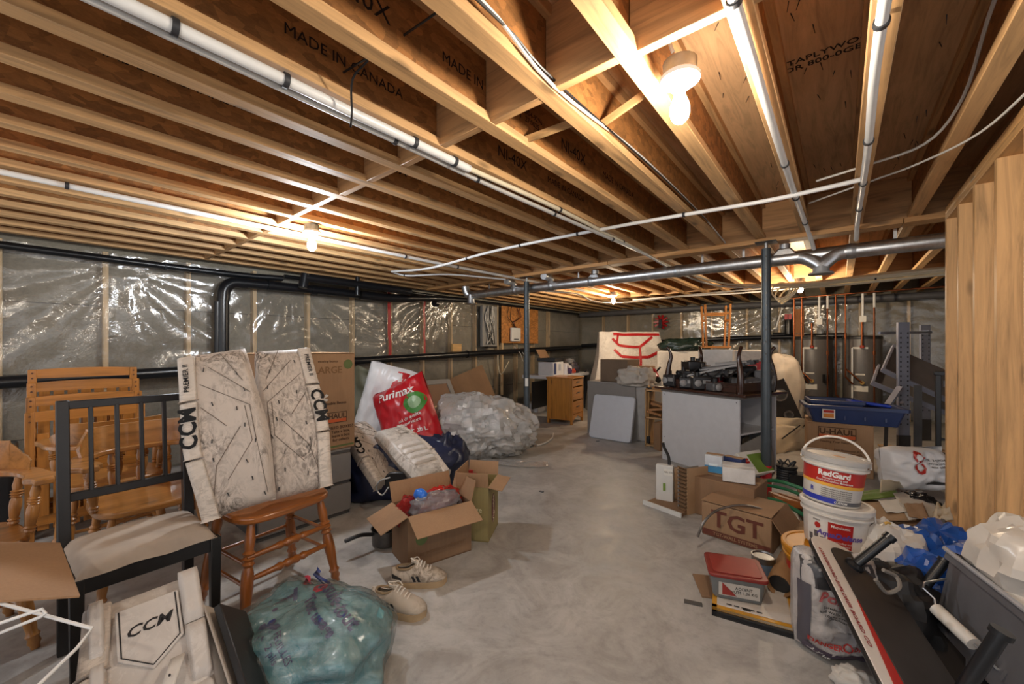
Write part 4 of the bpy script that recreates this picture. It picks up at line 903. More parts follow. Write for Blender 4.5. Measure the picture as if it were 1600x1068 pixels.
# tall open bottle carton
F2 = Vector((-1.718, 1.863, 0)); a2 = atan2(2.10-1.863, -1.846+1.718)
t = open_box('bottle_carton', 'tall olive green bottle carton with open flaps behind the brown carton', F2, a2, .27, .21, .345, card('#8a7c50'), (100, 5, 8, 12), (.09, .09, .09, .09), M_cardA)
F2M = T(F2) @ RZ(a2)
MB().lathe([(.04, 0), (.04, .001)], 18, on_front(.13, -.0012, .17) @ Matrix.Diagonal((1.1, 2.4, 1, 1))).build('print_oval', plain('#5b1a1a', .6), t)
text('Vignoble', t, .05, plain('#d8c9a8', .7), on_front(.13, -.0025, .17) @ RZ(pi/2), bold=.01)
text('rouge', t, .05, plain('#d9cda6', .7), on_left(-.0012, .1, .2))
M_glassd = plain('#20130e', .15, .1)
for k, (x, y, dz) in enumerate(((.08, .14, .07), (.19, .07, 0), (.2, .15, .01))):
    b = thing('wine_bottle', ('dark bottle with white label rising from the olive carton', 'dark bottle neck at the front right inside the olive carton', 'dark bottle neck at the back right inside the olive carton')[k], 'bottle', F2M @ Vector((x, y, .01)))
    MB().lathe([(.034, 0), (.036, .01), (.036, .19), (.03, .22), (.014, .26), (.013, .33+dz), (.015, .335+dz)], 16).build('glass_body', M_glassd, b, smooth=True)
    MB().lathe([(.0145, .29+dz), (.0155, .345+dz), (0, .347+dz)], 12).build('foil_cap', plain('#8a1a1a', .4), b, smooth=True)
    MB().lathe([(.0365, .06), (.0365, .15)], 16).build('paper_label', M_paper, b, smooth=True)
# ---- saucepan
t = thing('saucepan', 'small steel saucepan with black handle on the floor left of the open carton', 'saucepan', (-2.21, 1.45, 0), 0)
MB().lathe([(.0, .004), (.078, .004), (.086, .012), (.09, .1), (.094, .102), (.087, .1), (.082, .014), (0, .008)], 28).build('pan_body', steel('#6d6a68', .4), t, smooth=True)
hd = (atd(535, 848, 2.33)-Vector((-2.21, 1.45, 0))); 
MB().tube(smoothpath([Vector((hd.x, hd.y, 0)).normalized()*.09+Vector((0, 0, .085)), Vector((hd.x, hd.y, 0)).normalized()*.17+Vector((0, 0, .105)), Vector((hd.x, hd.y, 0)).normalized()*.26+Vector((0, 0, .10))], 5), .012, 8).build('handle', M_black, t, smooth=True)
# ---- sneakers
M_sneak = scuffed('#bdb0a0', '#5b4c3a', .6, .55, (6, 6, 6)); M_sole = plain('#a8906f', .7, .2)
def shoe(label, heel, toe):
    heel = Vector(heel); toe = Vector(toe); ang = atan2(toe.y-heel.y, toe.x-heel.x); L = .285
    t = thing('sneaker', label, 'shoe', (heel.x, heel.y, 0), ang, 'pair of worn sneakers')
    hw = lambda u: .036+.012*sin(pi*min(1, u*1.25))+(.010 if u > .55 else .010*u/.55) if u < .97 else .03
    def wdt(u): return (.034+.016*u+.010*sin(pi*u))*(1 if u < .8 else sqrt(max(0, 1-((u-.8)/.2)**2))*.999+.001)*(1 if u > .08 else (.6+.4*sqrt(u/.08)))
    def topz(u): return .088-.004*sin(u*3) if u < .3 else (.088+.028*sin(pi*(u-.3)/.45) - .03*max(0, u-.45)/.3 if u < .62 else .086-.045*((u-.62)/.38)**1.3)
    def sole(u, v): 
        a = 2*pi*u; return None
    m = MB(); n = 24; out = [(L*i/(n-1), wdt(i/(n-1))) for i in range(n)]; poly = [(x, -y) for x, y in out]+[(x, y) for x, y in reversed(out)]
    m.prism([(x, y*1.08) for x, y in poly], 0, .03).build('sole', M_sole, t, bevel=.005)
    def up(u, v):
        th = pi*v; z = topz(u); w_ = wdt(u); c = cos(th); return (L*u*.985+.002, -w_*c*(1-.25*sin(th)), .028+(z-.028)*(sin(th)**.6))
    fs = MB().grid(up, 26, 15); 
    # collar opening: drop the faces over the heel half top
    nu = 26; keep = []
    for f in fs.f:
        j, i = f[0]//nu, f[0] % nu
        if 2 <= i <= 10 and 5 <= j <= 8: continue
        keep.append(f)
    fs.f = keep; fs.build('upper', M_sneak, t, smooth=True, solid=.004, auto=180)
    MB().tube(smoothpath([(L*.09, 0, .09), (L*.14, -.022, .086), (L*.3, -.025, .087), (L*.43, -.018, .1), (L*.46, 0, .112), (L*.43, .018, .1), (L*.3, .025, .087), (L*.14, .022, .086), (L*.09, 0, .09)], 3), .006, 6).build('collar', plain('#8f7a5e', .8), t, smooth=True)
    MB().box((L*.27, 0, .036), (L*.42, .05, .01)).build('insole', plain('#6a5640', .9), t)
    MB().grid(lambda u, v: (L*(.36+.2*v), -.018+.036*u, .118-.02*v+.01*sin(pi*u)), 5, 5).build('tongue', M_sneak, t, smooth=True, solid=.005)
    for k in range(5):
        x = L*(.47+.055*k); z = topz(.47+.055*k)+.004
        MB().tube(smoothpath([(x, -.024, z-.014), (x+.006, 0, z+.003), (x+.002, .024, z-.014)], 3), .0032, 5).build('lace', plain('#d8cfc2', .8), t, smooth=True)
    MB().tube(smoothpath([(L*.47, 0, .116), (L*.42, -.03, .135), (L*.36, -.02, .14), (L*.4, .01, .125), (L*.45, .03, .12), (L*.5, .035, .1)], 4), .003, 5).build('lace', plain('#d8cfc2', .8), t, smooth=True)
    for s in (-1, 1):
        for x0 in (.42, .5):
            MB().add([(L*x0, s*(wdt(x0)+.0012), .034), (L*(x0+.045), s*(wdt(x0+.04)+.0012), .034), (L*(x0+.0), s*(wdt(x0)*.98+.0012), .062), (L*(x0-.045), s*(wdt(x0)*.97+.0012), .062)], [(0, 1, 2, 3)]).build('side_stripe', M_ink, t, solid=.002)
        MB().add([(L*.03, s*(wdt(.05)+.001), .05), (L*.2, s*(wdt(.2)+.001), .04), (L*.2, s*(wdt(.2)+.001), .05), (L*.03, s*(wdt(.05)*.97+.001), .072)], [(0, 1, 2, 3)]).build('heel_patch', M_ink, t, solid=.002)
    return t
shoe('worn white sneaker with black stripes, the nearer of the pair', atz(582, 945), atz(662, 962))
shoe('worn white sneaker, the farther of the pair by the open carton', atz(612, 912), atz(692, 908))
# ---- teal plastic pack
M_teal = plain('#639aa2', .2, .25, 14, 0, .6)
t = thing('plastic_pack', 'teal plastic wrapped pack with navy lettering in the near foreground', 'bag', (-1.55, .69, 0), radians(38))
TB = [(.50, .42, .30)]
def tealshape(p): 
    p = p.copy(); p.z += .16*max(0, -p.x)*max(0, p.y+.5)-.10*max(0, p.x); return p
body = blob('wrap', M_teal, t, (.52, .43, .27), 14, 110, 70, .09, 2.2, .03, 4, .35, tealshape, pw=2.6)
blob('wrap_film', film(.05, '#cfe6e6', .1, 'teal_film', 1.0, 16, .12), t, (.53, .44, .278), 14, 44, 28, .09, 2.2, .075, 7, .35, tealshape, pw=2.6, auto=22)
me = body.data
from mathutils.bvhtree import BVHTree
def bvh_of(o): 
    m_ = o.data; return BVHTree.FromPolygons([v.co.copy() for v in m_.vertices], [tuple(p.vertices) for p in m_.polygons])
bt = bvh_of(body)
def drape(bt, eye):
    eye = Vector(eye)
    def w(c):
        h = bt.ray_cast(c+eye*1.0, -eye); 
        return (h[0]+eye*(.010+c.z)) if h[0] is not None else c
    return w
eye = Vector((-.05, -.75, .65)).normalized()
R = frame_from((0, 0, 0), eye, (1, 0, 0))        # local z faces the viewer
def decal(t, bt, s, x, y, z, size, m, rot=0, **k):
    return text(s, t, size, m, T((x, y, z)) @ R @ RZ(rot), wrap=lambda c: (lambda h: h[0]+eye*.008 if h[0] is not None else c)(bt.ray_cast(c+eye*.5, -eye)), ext=0, **k)
M_navyp = plain('#22306a', .4, .05)
decal(t, bt, 'Essuie-tout', .09, -.02, .3, .062, M_navyp, radians(-38), bold=.03); decal(t, bt, 'Tout usage', .06, -.07, .27, .045, M_navyp, radians(-38), bold=.04)
decal(t, bt, 'T.', -.10, -.03, .3, .09, M_navyp, radians(-55), bold=.03); decal(t, bt, '*', -.08, -.13, .2, .16, M_navyp, 0, bold=.05); decal(t, bt, 'FEUILLES\n2 plis', -.01, -.16, .2, .03, M_navyp, radians(-50), bold=.01)
decal(t, bt, 'o', -.07, .1, .3, .06, plain('#b03040', .4), 0, bold=.06); decal(t, bt, 'o', .0, .06, .3, .07, plain('#b03040', .4), 0, bold=.06)
# ---- near-left open box, wire rack and boards
t = open_box('open_carton', 'large open brown carton at the lower left corner with a raised flap', (-1.48, -.66, 0), radians(92), .52, .46, .69, M_cardB, (150, 20, 100, 112), (.22, .2, .2, .25), M_cardA)
pr = lambda px, py, d_: atd(px, py, d_)
t = thing('wire_rack', 'white coated wire rack sticking in from the left edge', 'wire rack', fl(atd(60, 980, .93)))
o0 = t.location
def wp(*pts): return [pr(*p)-o0 for p in pts]
g = lambda p: Vector((p.x, p.y, -o0.z))
MB().tube(wp((-60, 925, .93), (0, 942, .93), (144, 981, .95), (120, 1012, .90), (60, 1070, .82), (-20, 1150, .74)), .0038, 8).build('wire_frame', M_pvc, t, smooth=True)
MB().tube(wp((-80, 1003, .85), (0, 973, .88), (66, 951, .915), (71, 958, .915), (64, 963, .91), (-60, 1012, .87)), .0036, 8).build('wire_hook', M_pvc, t, smooth=True)
a, b = wp((-20, 1150, .74), (-60, 925, .93))
MB().tube([a, Vector((a.x, a.y, 0))], .0045, 8).build('wire_leg', M_pvc, t, smooth=True); MB().tube([b, Vector((b.x, b.y, 0))], .0045, 8).build('wire_leg', M_pvc, t, smooth=True)
def board(name, label, cat, corners, th, m):
    """thin panel from bottom-left, bottom-right, top-left points"""
    bl_, br_, tl_ = map(Vector, corners); M = frame_from(bl_, tl_-bl_, br_-bl_); w_, h_ = (br_-bl_).length, (tl_-bl_).length
    o = MB().box((w_/2, 0, h_/2), (w_, th, h_)).build(name, m, None, bevel=min(.003, th/3), seg=1); o.matrix_world = M; return tag(o, label, cat)
def lean_edge(px, name, label, cat, th, m):
    tl_ = atd(338+px, 945, 1.33); tr_ = atd(360+px, 921, 1.47); d_ = tl_-atd(388+px, 1100, 1.15); bl2 = tl_-d_*(tl_.z/d_.z); return board(name, label, cat, (bl2, bl2+(tr_-tl_), tl_), th, m)
lean_edge(0, 'picture_frame', 'black thin panel seen edge-on beside the near goalie pad', 'panel', .022, plain('#1d1b1a', .4, .1))
lean_edge(-20, 'cardboard_sheet', 'grey-white backing sheet between the near goalie pad and black panel', 'cardboard', .006, plain('#b3aaa0', .7))
board('cardboard_sheet', 'brown cardboard scrap on the floor between black panel and teal pack', 'cardboard', ((-1.65, .55, .004), (-1.5, .82, .004), (-1.85, .66, .03)), .004, M_cardC)
board('picture_frame', 'narrow dark frame lying at the bottom edge left of the teal pack', 'panel', ((-1.2, .42, 0), (-1.28, .58, 0), (-1.36, .38, .14)), .012, plain('#23262a', .35, .1))
# ================================================================== middle and far side
def crn(name, label, cat, F, ang, group=None): return thing(name, label, cat, (F[0], F[1], F[2] if len(F) > 2 else 0), ang, group)
M_greyb = plain('#7f7b78', .5, .06); M_whitel = plain('#c3c4c8', .35, .05); M_oakd = wood('#a8702c', 2, .35, coat=.2); M_oakdx = wood('#a8702c', 0, .35, coat=.2)
M_darkw = wood('#3a2219', 2, .25, coat=.4); M_darkwx = wood('#3a2219', 0, .25, coat=.4)
# ---- honey nightstand
t = crn('nightstand', 'honey pine nightstand with drawers near the far left corner', 'nightstand', (-3.27, 5.50), radians(99))
w, d, h = .50, .44, .75
for x in (.02, w-.02):
    for y in (.02, d-.02): MB().box((x, y, h/2-.01), (.04, .04, h-.02)).build('leg', M_oakd, t, bevel=.003, seg=1)
for x in (.012, w-.012): MB().box((x, d/2, h*.53), (.016, d-.08, h*.88)).build('side_panel', M_oakd, t)
MB().box((w/2, d-.012, h*.53), (w-.08, .016, h*.88)).build('back_panel', M_oakd, t)
MB().box((w/2, d/2, h-.012), (w+.03, d+.03, .024)).build('top', M_oakdx, t, bevel=.006)
for k, (z0, z1) in enumerate(((.60, .71), (.38, .58), (.16, .36))):
    dr = MB().box((w/2, .012, (z0+z1)/2), (w-.085, .02, z1-z0)).build('drawer', M_oakdx, t, bevel=.005)
    MB().box((w/2, -.002, (z0+z1)/2+.01), (.13, .012, .018)).build('handle', M_black, dr, bevel=.004)
MB().prism([(.04, .05), (w/2, .12), (w-.04, .05), (w-.04, .15), (.04, .15)], -.008, .008, T((0, .015, 0)) @ RX(pi/2)).build('apron', M_oakdx, t)
# ---- white topped table with clutter
tb = thing('utility_table', 'white topped utility table with dark legs behind the nightstand', 'table', (-4.22, 6.55, 0), radians(97))
MB().box((0, 0, .70), (1.5, .7, .06)).build('table_top', M_whitel, tb, bevel=.006)
for x in (-.68, .68):
    for y in (-.3, .3): MB().box((x, y, .335), (.05, .05, .67)).build('leg', M_black, tb)
MB().box((0, .2, .35), (1.3, .02, .5)).build('modesty_panel', M_black, tb)
TM = T((-4.22, 6.55, .73)) @ RZ(radians(97))
def put(o, M, p, rz=0):
    q = M @ Vector(p); o.location = q; o.rotation_euler = (0, 0, M.to_euler().z+rz); return o
def simple_box(name, label, cat, M, p, dims, m, rz=0, prints=(), lid=None):
    t = put(thing(name, label, cat), M, p, rz); w, d, h = dims
    MB().box((0, 0, h/2), dims).build('box_body', m, t, bevel=.004, seg=1)
    MB().box((0, 0, h+.001), (w*.98, .05, .002)).build('tape_seam', lid or M_cardC, t)
    for (x, z, pw, ph, pm) in prints: MB().box((0, 0, 0), (pw, ph, .002), on_front(x, -d/2-.001, z)).build('print_block', pm, t)
    return t
M_navb = plain('#27345f', .4, .1); M_purple = plain('#4a3a66', .5, .2)
simple_box('product_box', 'white and blue product box on the utility table beside the left wall', 'box', TM, (-.48, -.1, 0), (.42, .3, .24), M_whitel, 0, ((-.14, .12, .1, .2, M_navb), (.05, .14, .1, .12, plain('#9aa3b5', .5))))
simple_box('product_box', 'smaller white box with purple print on the utility table', 'box', TM, (-.12, -.15, 0), (.26, .22, .2), plain('#c9c6cc', .4), .3, ((0, .1, .12, .1, M_purple),))
t = put(thing('plastic_tray', 'dark shallow tray resting on the product boxes by the wall', 'tray'), TM, (-.45, -.08, .25), .1)
MB().box((0, 0, .012), (.5, .34, .018)).build('tray_floor', M_black, t, bevel=.004)
for s in (-1, 1): MB().box((s*.245, 0, .03), (.012, .34, .05)).build('tray_rim', M_black, t); MB().box((0, s*.165, .03), (.5, .012, .05)).build('tray_rim', M_black, t)
o = put(bx('cardboard_sheet', (0, 0, .11), (.46, .006, .24), M_cardB, None, .001), TM, (-.25, .12, .26), .1); o.rotation_euler.x = radians(-30); tag(o, 'folded cardboard leaning on the dark tray over the utility table', 'cardboard')
for k, (x, y, sz, c, nm, lb) in enumerate(((.1, -.1, (.3, .25, .17), '#d7d4d6', 'grocery_bag', 'white crumpled bag on the utility table above the nightstand'), (.33, -.12, (.34, .3, .2), '#33303a', 'grocery_bag', 'dark grey patterned bag heaped on the utility table'), (.52, .05, (.28, .24, .14), '#5b2f3a', 'grocery_bag', 'maroon bag at the right end of the utility table'), (.0, -.22, (.14, .12, .1), '#3c2c58', 'grocery_bag', 'small purple pouch at the table edge above the nightstand'), (.22, -.22, (.1, .1, .12), '#b8452e', 'grocery_bag', 'small orange red pouch among the table clutter'))):
    o = put(blob(nm, plain(c, .5, .3, 12, 0, .3), None, sz, 3+k, 30, 18, .15, 3, .12, 6, .4), TM, (x, y, 0), k); tag(o, lb, 'bag')
t = put(thing('cable_coil', 'coiled grey hose lying on the bags of the utility table', 'hose'), TM, (.34, -.1, .19))
for k in range(4): MB().tube([((.13-.012*k)*cos(a), (.11-.01*k)*sin(a), .012+.02*k+.01*sin(3*a)) for a in [q*2*pi/20 for q in range(21)]], .009, 6).build('hose_turn', plain('#77777a', .4, .2), t, smooth=True)
o = MB().tube(smoothpath([(0, 0, .0), (.02, .02, .1), (0, .0, .2), (.03, -.05, .28)], 4), .015, 8).build('clamp_arm', M_black, None, smooth=True); put(o, TM, (.60, -.3, 0)); o.location.z = .5; tag(o, 'black clamp arm hooked on the table edge beside the nightstand', 'clamp')
t = simple_box('foam_box', 'low white foam box on the floor behind the jack post', 'box', T(atz(852, 641)) @ RZ(radians(97)), (0, .15, 0), (.55, .3, .16), M_whitel)
# ---- furniture wrapped in white sheet with red tape
M_sheet = scuffed('#cfc9c1', '#9a9187', .3, .7, (3, 3, 3)); 
t = thing('wrapped_mattress', 'big slanted bundle wrapped in white sheeting with red tape by the far wall', 'wrapped furniture', fl(atd(988, 560, 7.75)), YAW)
def wrap(u, v, s):
    x = (u-.5)*2; e = max(0, 1-abs(x)**6)*max(0, 1-abs(2*v-1)**8)
    y = (-.42+.62*v) if s < 0 else .32
    return (x*(.86-.28*v+.02*sin(7*v)), y-.03*e*s*0+s*.05*e**.5+.02*noise.noise(Vector((x*4, v*5, s)))*e, 1.54*v+.02*noise.noise(Vector((x*3, v*2, 1))))
MB().grid(lambda u, v: wrap(u, v, -1), 30, 24).build('wrap_front', M_sheet, t, smooth=True, auto=180)
MB().grid(lambda u, v: wrap(u, v, 1), 16, 12).build('wrap_back', M_sheet, t, smooth=True, auto=180)
for s in (0, 1): MB().grid(lambda u, v: Vector(wrap(s, v, -1)).lerp(Vector(wrap(s, v, 1)), u), 4, 14).build('wrap_side', M_sheet, t, smooth=True)
MB().grid(lambda u, v: Vector(wrap(u, 1, -1)).lerp(Vector(wrap(u, 1, 1)), v), 20, 4).build('wrap_top', M_sheet, t, smooth=True)
def wtape(pts, wd=.055):
    m = MB(); n = 14
    for a, b in zip(pts[:-1], pts[1:]):
        dv = Vector((b[0]-a[0], b[1]-a[1])); nr = Vector((-dv.y, dv.x)).normalized()*wd/2*.6
        def g(u, v, a=a, b=b, nr=nr):
            x = a[0]+(b[0]-a[0])*u+nr.x*(2*v-1); z = a[1]+(b[1]-a[1])*u+nr.y*(2*v-1); p = wrap(x, min(.999, z), -1); return (p[0], p[1]-.012, p[2])
        m.grid(g, n, 3)
    m.build('red_tape_strip', M_red, t, smooth=True)
wtape([(.22, .965), (.98, .96)]); wtape([(.2, .91), (.3, .82), (.62, .80), (.85, .93)]); wtape([(.22, .77), (.33, .68), (.72, .67), (.88, .73)]); wtape([(.62, .80), (.60, .6), (.52, .38)]); wtape([(.3, .97), (.27, .86)])
for k in range(2): text('- Protective sheeting - this side out', t, .06, plain('#5c5650', .8), T((0, -.2+.12*0, .0)), sx=.9, wrap=lambda c: (lambda p: Vector((p[0], p[1]-.013, p[2])))(wrap(.5+(c.x)/1.5, .56+.01*k+(c.y+.2)/1.5, -1)), ext=0) if k == 0 else None
# ---- grey cabinet, brown carton on it, folded table, cloth
t = crn('base_cabinet', 'grey laminate cabinet standing between nightstand and white desk', 'cabinet', (-2.81, 5.15), radians(-2))
w, d, h = .88, .5, .75
MB().box((w/2, d/2, h/2), (w, d, h)).build('carcass', plain('#8a8785', .5, .05), t, bevel=.003, seg=1)
MB().box((w*.42, -.008, h/2), (w*.82, .016, h-.03)).build('door', M_greyb, t, bevel=.003, seg=1)
MB().box((w*.93, -.008, h/2), (w*.14, .016, h-.03)).build('filler_panel', plain('#9a9896', .5), t, bevel=.003, seg=1)
BM = T((-2.81, 5.15, .752)) @ RZ(radians(-2))
simple_box('carton', 'plain grey-brown carton on top of the grey cabinet', 'box', BM, (.38, .25, 0), (.42, .36, .31), card('#6e5c4b'), -.05)
simple_box('carton', 'small tan carton behind the draped cloth on the grey cabinet', 'box', BM, (.70, .36, 0), (.22, .22, .22), M_cardA, .1)
o = blob('cloth', plain('#b7b1a9', .85, .15, 10, 0, .3), None, (.42, .36, .22), 17, 54, 34, .2, 2.6, .16, 4, .5); put(o, BM, (.70, .08, -.03)); tag(o, 'crumpled white cloth dropped on the corner of the grey cabinet', 'cloth')
t = thing('folding_table', 'white folded table with rounded corners leaning on the grey cabinet', 'table'); 
bl_, br_ = Vector((-2.67, 4.93, .0)), Vector((-2.06, 4.93, 0)); t.matrix_world = frame_from((bl_+br_)/2, (0, .18, .6), br_-bl_)
MB().prism(rounded(.60, .60, .045), -.028, .028, RX(pi/2)).build('table_top', plain('#b9bdc6', .4, .04), t, bevel=.012, seg=3)
MB().tube([(-.2, .045, .1), (-.2, .045, .5), (.2, .045, .5), (.2, .045, .1)], .012, 8).build('folded_leg', M_greyp, t)
t = thing('bed_rail', 'pale wooden rail with black end brackets beside the grey cabinet', 'rail', fl(atd(1012, 600, 5.0)))
MB().bar((0, 0, .03), (.0, .05, .76), .035, .02, (1, 0, 0)).build('rail_bar', wood('#c6a06a', 2), t); MB().box((0, 0, .08), (.06, .04, .09)).build('bracket', M_black, t, bevel=.008); MB().box((0, .045, .7), (.07, .04, .06)).build('bracket', M_black, t, bevel=.008)
t = thing('wheeled_toy', 'bright red toy with wheels piled right of the draped cloth', 'toy', (-2.0, 5.5, .752))
z0 = .01
MB().lathe([(0, z0), (.07, z0+.02), (.09, z0+.08), (.06, z0+.14), (0, z0+.16)], 16).build('toy_body', plain('#b5232a', .3), t, smooth=True)
for a, b in ((.1, .03), (-.08, .02), (.04, .14)): MB().lathe([(.035, -.02), (.045, 0), (.035, .02)], 14, T((a, -.06, z0+b)) @ RX(pi/2)).build('toy_wheel', plain('#b5232a', .3) if b > .1 else M_black, t, smooth=True)
MB().tube([(.02, 0, z0+.1), (.12, -.02, z0+.2)], .012, 6).build('toy_handle', M_black, t)
t = thing('shelf_unit', 'low open shelf with brown wood offcuts beside the white desk', 'shelf', fl(atd(1024, 640, 4.95)), radians(0))
for z in (.02, .36, .70): MB().box((0, .1, z), (.22, .3, .016)).build('shelf_board', wood('#b08c62', 0), t)
for s in (-1, 1): MB().box((s*.105, .1, .36), (.014, .3, .72)).build('side_board', wood('#b08c62', 2), t)
for k, (z, a) in enumerate(((.42, .2), (.47, -.15), (.52, .3))):
    o = bx('wood_offcut', (0, 0, 0), (.18, .26, .03), wood('#9a6a3c', 1), None, .002); o.location = t.location+Vector((0, .08, z)); o.rotation_euler = (0, a, .2*k); tag(o, ('lowest', 'middle', 'topmost')[k]+' brown wood offcut on the low open shelf', 'wood')
o = simple_box('carton', 'small upright brown carton leaning at the left side of the white desk', 'box', T(atz(1027, 703)) @ RZ(radians(-20)), (0, .1, 0), (.10, .22, .33), M_cardB)
# ---- white desk with an upturned dark table and clutter
A, B = Vector((-1.52, 4.485, 0)), Vector((-.71, 4.17, 0)); DA = atan2(B.y-A.y, B.x-A.x); DW = (B-A).length
t = crn('desk', 'white laminate desk carcass carrying the upturned dark table', 'desk', A, DA); d, h = .62, .775
MB().box((DW/2, .009, h/2), (DW, .018, h)).build('side_panel', M_whitel, t, bevel=.002, seg=1)
MB().box((DW/2, d-.009, h/2), (DW, .018, h)).build('side_panel', M_whitel, t, bevel=.002, seg=1)
MB().box((DW/2, d/2, h-.014), (DW+.02, d+.02, .024)).build('desk_top', M_greyb, t, bevel=.002, seg=1)
MB().box((.012, d/2, h/2), (.018, d-.05, h-.04)).build('back_panel', M_whitel, t)
for z in (.06, .42): MB().box((DW/2, d/2, z), (DW-.03, d-.04, .018)).build('shelf_board', M_whitel, t)
MB().add([(DW, .03, .06), (DW, .58, .06), (DW-.05, .58, .4), (DW-.05, .03, .3)], [(0, 1, 2, 3)]).build('loose_panel', plain('#8d8a86', .5), t, solid=.012)
for x in (.03, DW-.03):
    for z in (.05, .25, .72): MB().tube([(x, -.002, z), (x, .001, z)], .005, 8).build('screw_cap', M_greyp, t)
KM = T((A.x, A.y, h)) @ RZ(DA)
t = put(thing('upturned_table', 'dark brown table lying upside down with curved legs in the air on the desk', 'table'), KM, (0, 0, 0))
MB().box((DW/2+.02, d/2-.02, .016), (DW+.14, d+.1, .028)).build('table_top', M_darkwx, t, bevel=.008)
for sx, a in ((.06, 0), (DW-.02, 0)):
    MB().box((sx, d/2, .075), (.02, d-.1, .09)).build('apron', M_darkw, t, bevel=.003)
for y in (.04, d-.04): MB().box((DW/2+.02, y, .075), (DW-.12, .02, .09)).build('apron', M_darkwx, t, bevel=.003)
for x, y, sx, sy in ((.06, .04, -1, -1), (DW-.02, .04, 1, -1), (.06, d-.04, -1, 1), (DW-.02, d-.04, 1, 1)):
    P = smoothpath([(x, y, .02), (x+sx*.012, y+sy*.01, .14), (x+sx*.0, y, .26), (x-sx*.018, y-sy*.01, .36), (x+sx*.0, y, .43), (x+sx*.02, y+sy*.015, .46)], 4)
    MB().tube(P, [.036-.02*min(1, i/14) for i in range(len(P))], 10).build('leg', M_darkw, t, smooth=True)
zt = .032
def clutter(name, label, cat, p, rz, fn, tilt=0):
    t = put(thing(name, label, cat), KM, p, rz)
    if tilt: t.rotation_euler.x = tilt
    fn(t); return t
M_dk = plain('#2b2b2e', .4, .25); M_gm = plain('#5b5a5c', .4, .2); M_lg = plain('#8d8c8c', .4, .2)
clutter('equipment_case', 'black ribbed equipment case on the upturned table at left', 'case', (.24, .42, zt), .1, lambda t: (MB().box((0, 0, .1), (.28, .2, .2)).build('case_body', M_dk, t, bevel=.012), MB().box((0, 0, .21), (.3, .22, .025)).build('case_lid', M_dk, t, bevel=.006), [MB().box((-.1+.05*k, -.102, .1), (.02, .008, .14)).build('rib', M_gm, t) for k in range(5)]))
clutter('equipment_box', 'dark open crate with red strip behind the black case', 'crate', (.36, .5, zt), 0, lambda t: (MB().box((0, 0, .09), (.24, .14, .16)).build('crate_body', M_darkwx, t, bevel=.004), MB().box((0, -.072, .14), (.22, .006, .03)).build('red_strip', M_red, t)))
clutter('camera_head', 'round black gear head standing among the metal parts', 'gear', (.50, .46, zt), 0, lambda t: (MB().lathe([(.05, 0), (.05, .12), (.03, .14)], 16).build('base_can', M_dk, t, smooth=True), MB().lathe([(.0, -.03), (.055, -.03), (.06, 0), (.055, .03), (0, .03)], 18, T((0, 0, .22)) @ RX(pi/2)).build('round_head', M_black, t, smooth=True), MB().tube([(0, 0, .13), (0, 0, .18)], .02, 8).build('neck', M_black, t)))
rr = random.Random(12)
ORD = ('lowest', 'second', 'third', 'fourth', 'fifth', 'sixth', 'seventh', 'eighth', 'ninth', 'topmost')
for k in range(10):
    L = rr.uniform(.42, .68); x = .34+.035*k; y = .06+.045*(k % 5); z = zt+.10+.02*k
    clutter('metal_bar', ORD[k]+' long steel bar of the loose pile on the upturned table', 'metal bar', (x, y+.12, z), rr.uniform(.1, .5), lambda t: (MB().box((0, 0, 0), (L, .034, .02)).build('bar', (M_lg, M_gm, plain('#a5a3a2', .35, .15))[k % 3], t, bevel=.003, seg=1), MB().box((L/2-.02, 0, .006), (.04, .042, .03)).build('bar_end', M_dk, t))).rotation_euler.y = rr.uniform(-.28, -.1)
PL = ('leftmost block-shaped', 'flat ribbed', 'third from left', 'lettered', 'wide flat grey', 'long grey', 'tall corner', 'rear left', 'rear middle', 'upper left')
for k, (x, y, z, sx, sy, sz) in enumerate(((.08, .06, 0, .15, .12, .13), (.17, .2, 0, .2, .12, .17), (.28, .06, 0, .16, .12, .11), (.44, .05, 0, .18, .12, .13), (.62, .07, 0, .2, .13, .08), (.76, .28, 0, .22, .15, .13), (.84, .46, 0, .15, .14, .2), (.10, .48, 0, .2, .16, .26), (.60, .52, 0, .2, .14, .22), (.2, .22, .18, .18, .14, .1))):
    clutter('machine_part', PL[k]+' dark machine part in the clutter on the upturned table', 'machine part', (x, y, zt+z), .3*k, lambda t: (MB().box((0, 0, sz/2), (sx, sy, sz)).build('part_body', (M_dk, M_gm, M_black)[(k > 3)+(k > 6)], t, bevel=.012), MB().tube([(-sx*.2, 0, sz), (-sx*.2, 0, sz+.04)], .024, 10).build('knob', M_black, t), MB().lathe([(.02, 0), (.035, .01), (.02, .02)], 12, T((-sx*.25, -sy/2, sz*.5)) @ RX(pi/2)).build('dial', M_lg, t, smooth=True), MB().box((sx*.2, -sy/2-.003, sz*.6), (sx*.4, .006, sz*.3)).build('face_plate', M_lg, t)))
for k in range(5):
    P = [(.1+.17*k, .12+.05*(k % 3), zt+.1), (.16+.17*k, .05, zt+.17), (.24+.15*k, .1, zt+.13), (.3+.14*k, .2, zt+.2)]
    o = MB().tube([KM @ q for q in smoothpath(P, 5)], .01, 6).build('power_lead', M_black, None, smooth=True); tag(o, ('first', 'second', 'third', 'fourth', 'fifth')[k]+' black power lead from the left snaking over the table clutter', 'cable')
clutter('spray_can', 'red spray can upright between the dark machine parts', 'can', (.13, .36, zt), 0, lambda t: (MB().lathe([(.03, 0), (.032, .005), (.032, .17), (.02, .19)], 14).build('can_body', plain('#8f1f24', .3), t, smooth=True), MB().lathe([(.022, .185), (.022, .22), (0, .222)], 12).build('cap', M_whitel, t, smooth=True)))
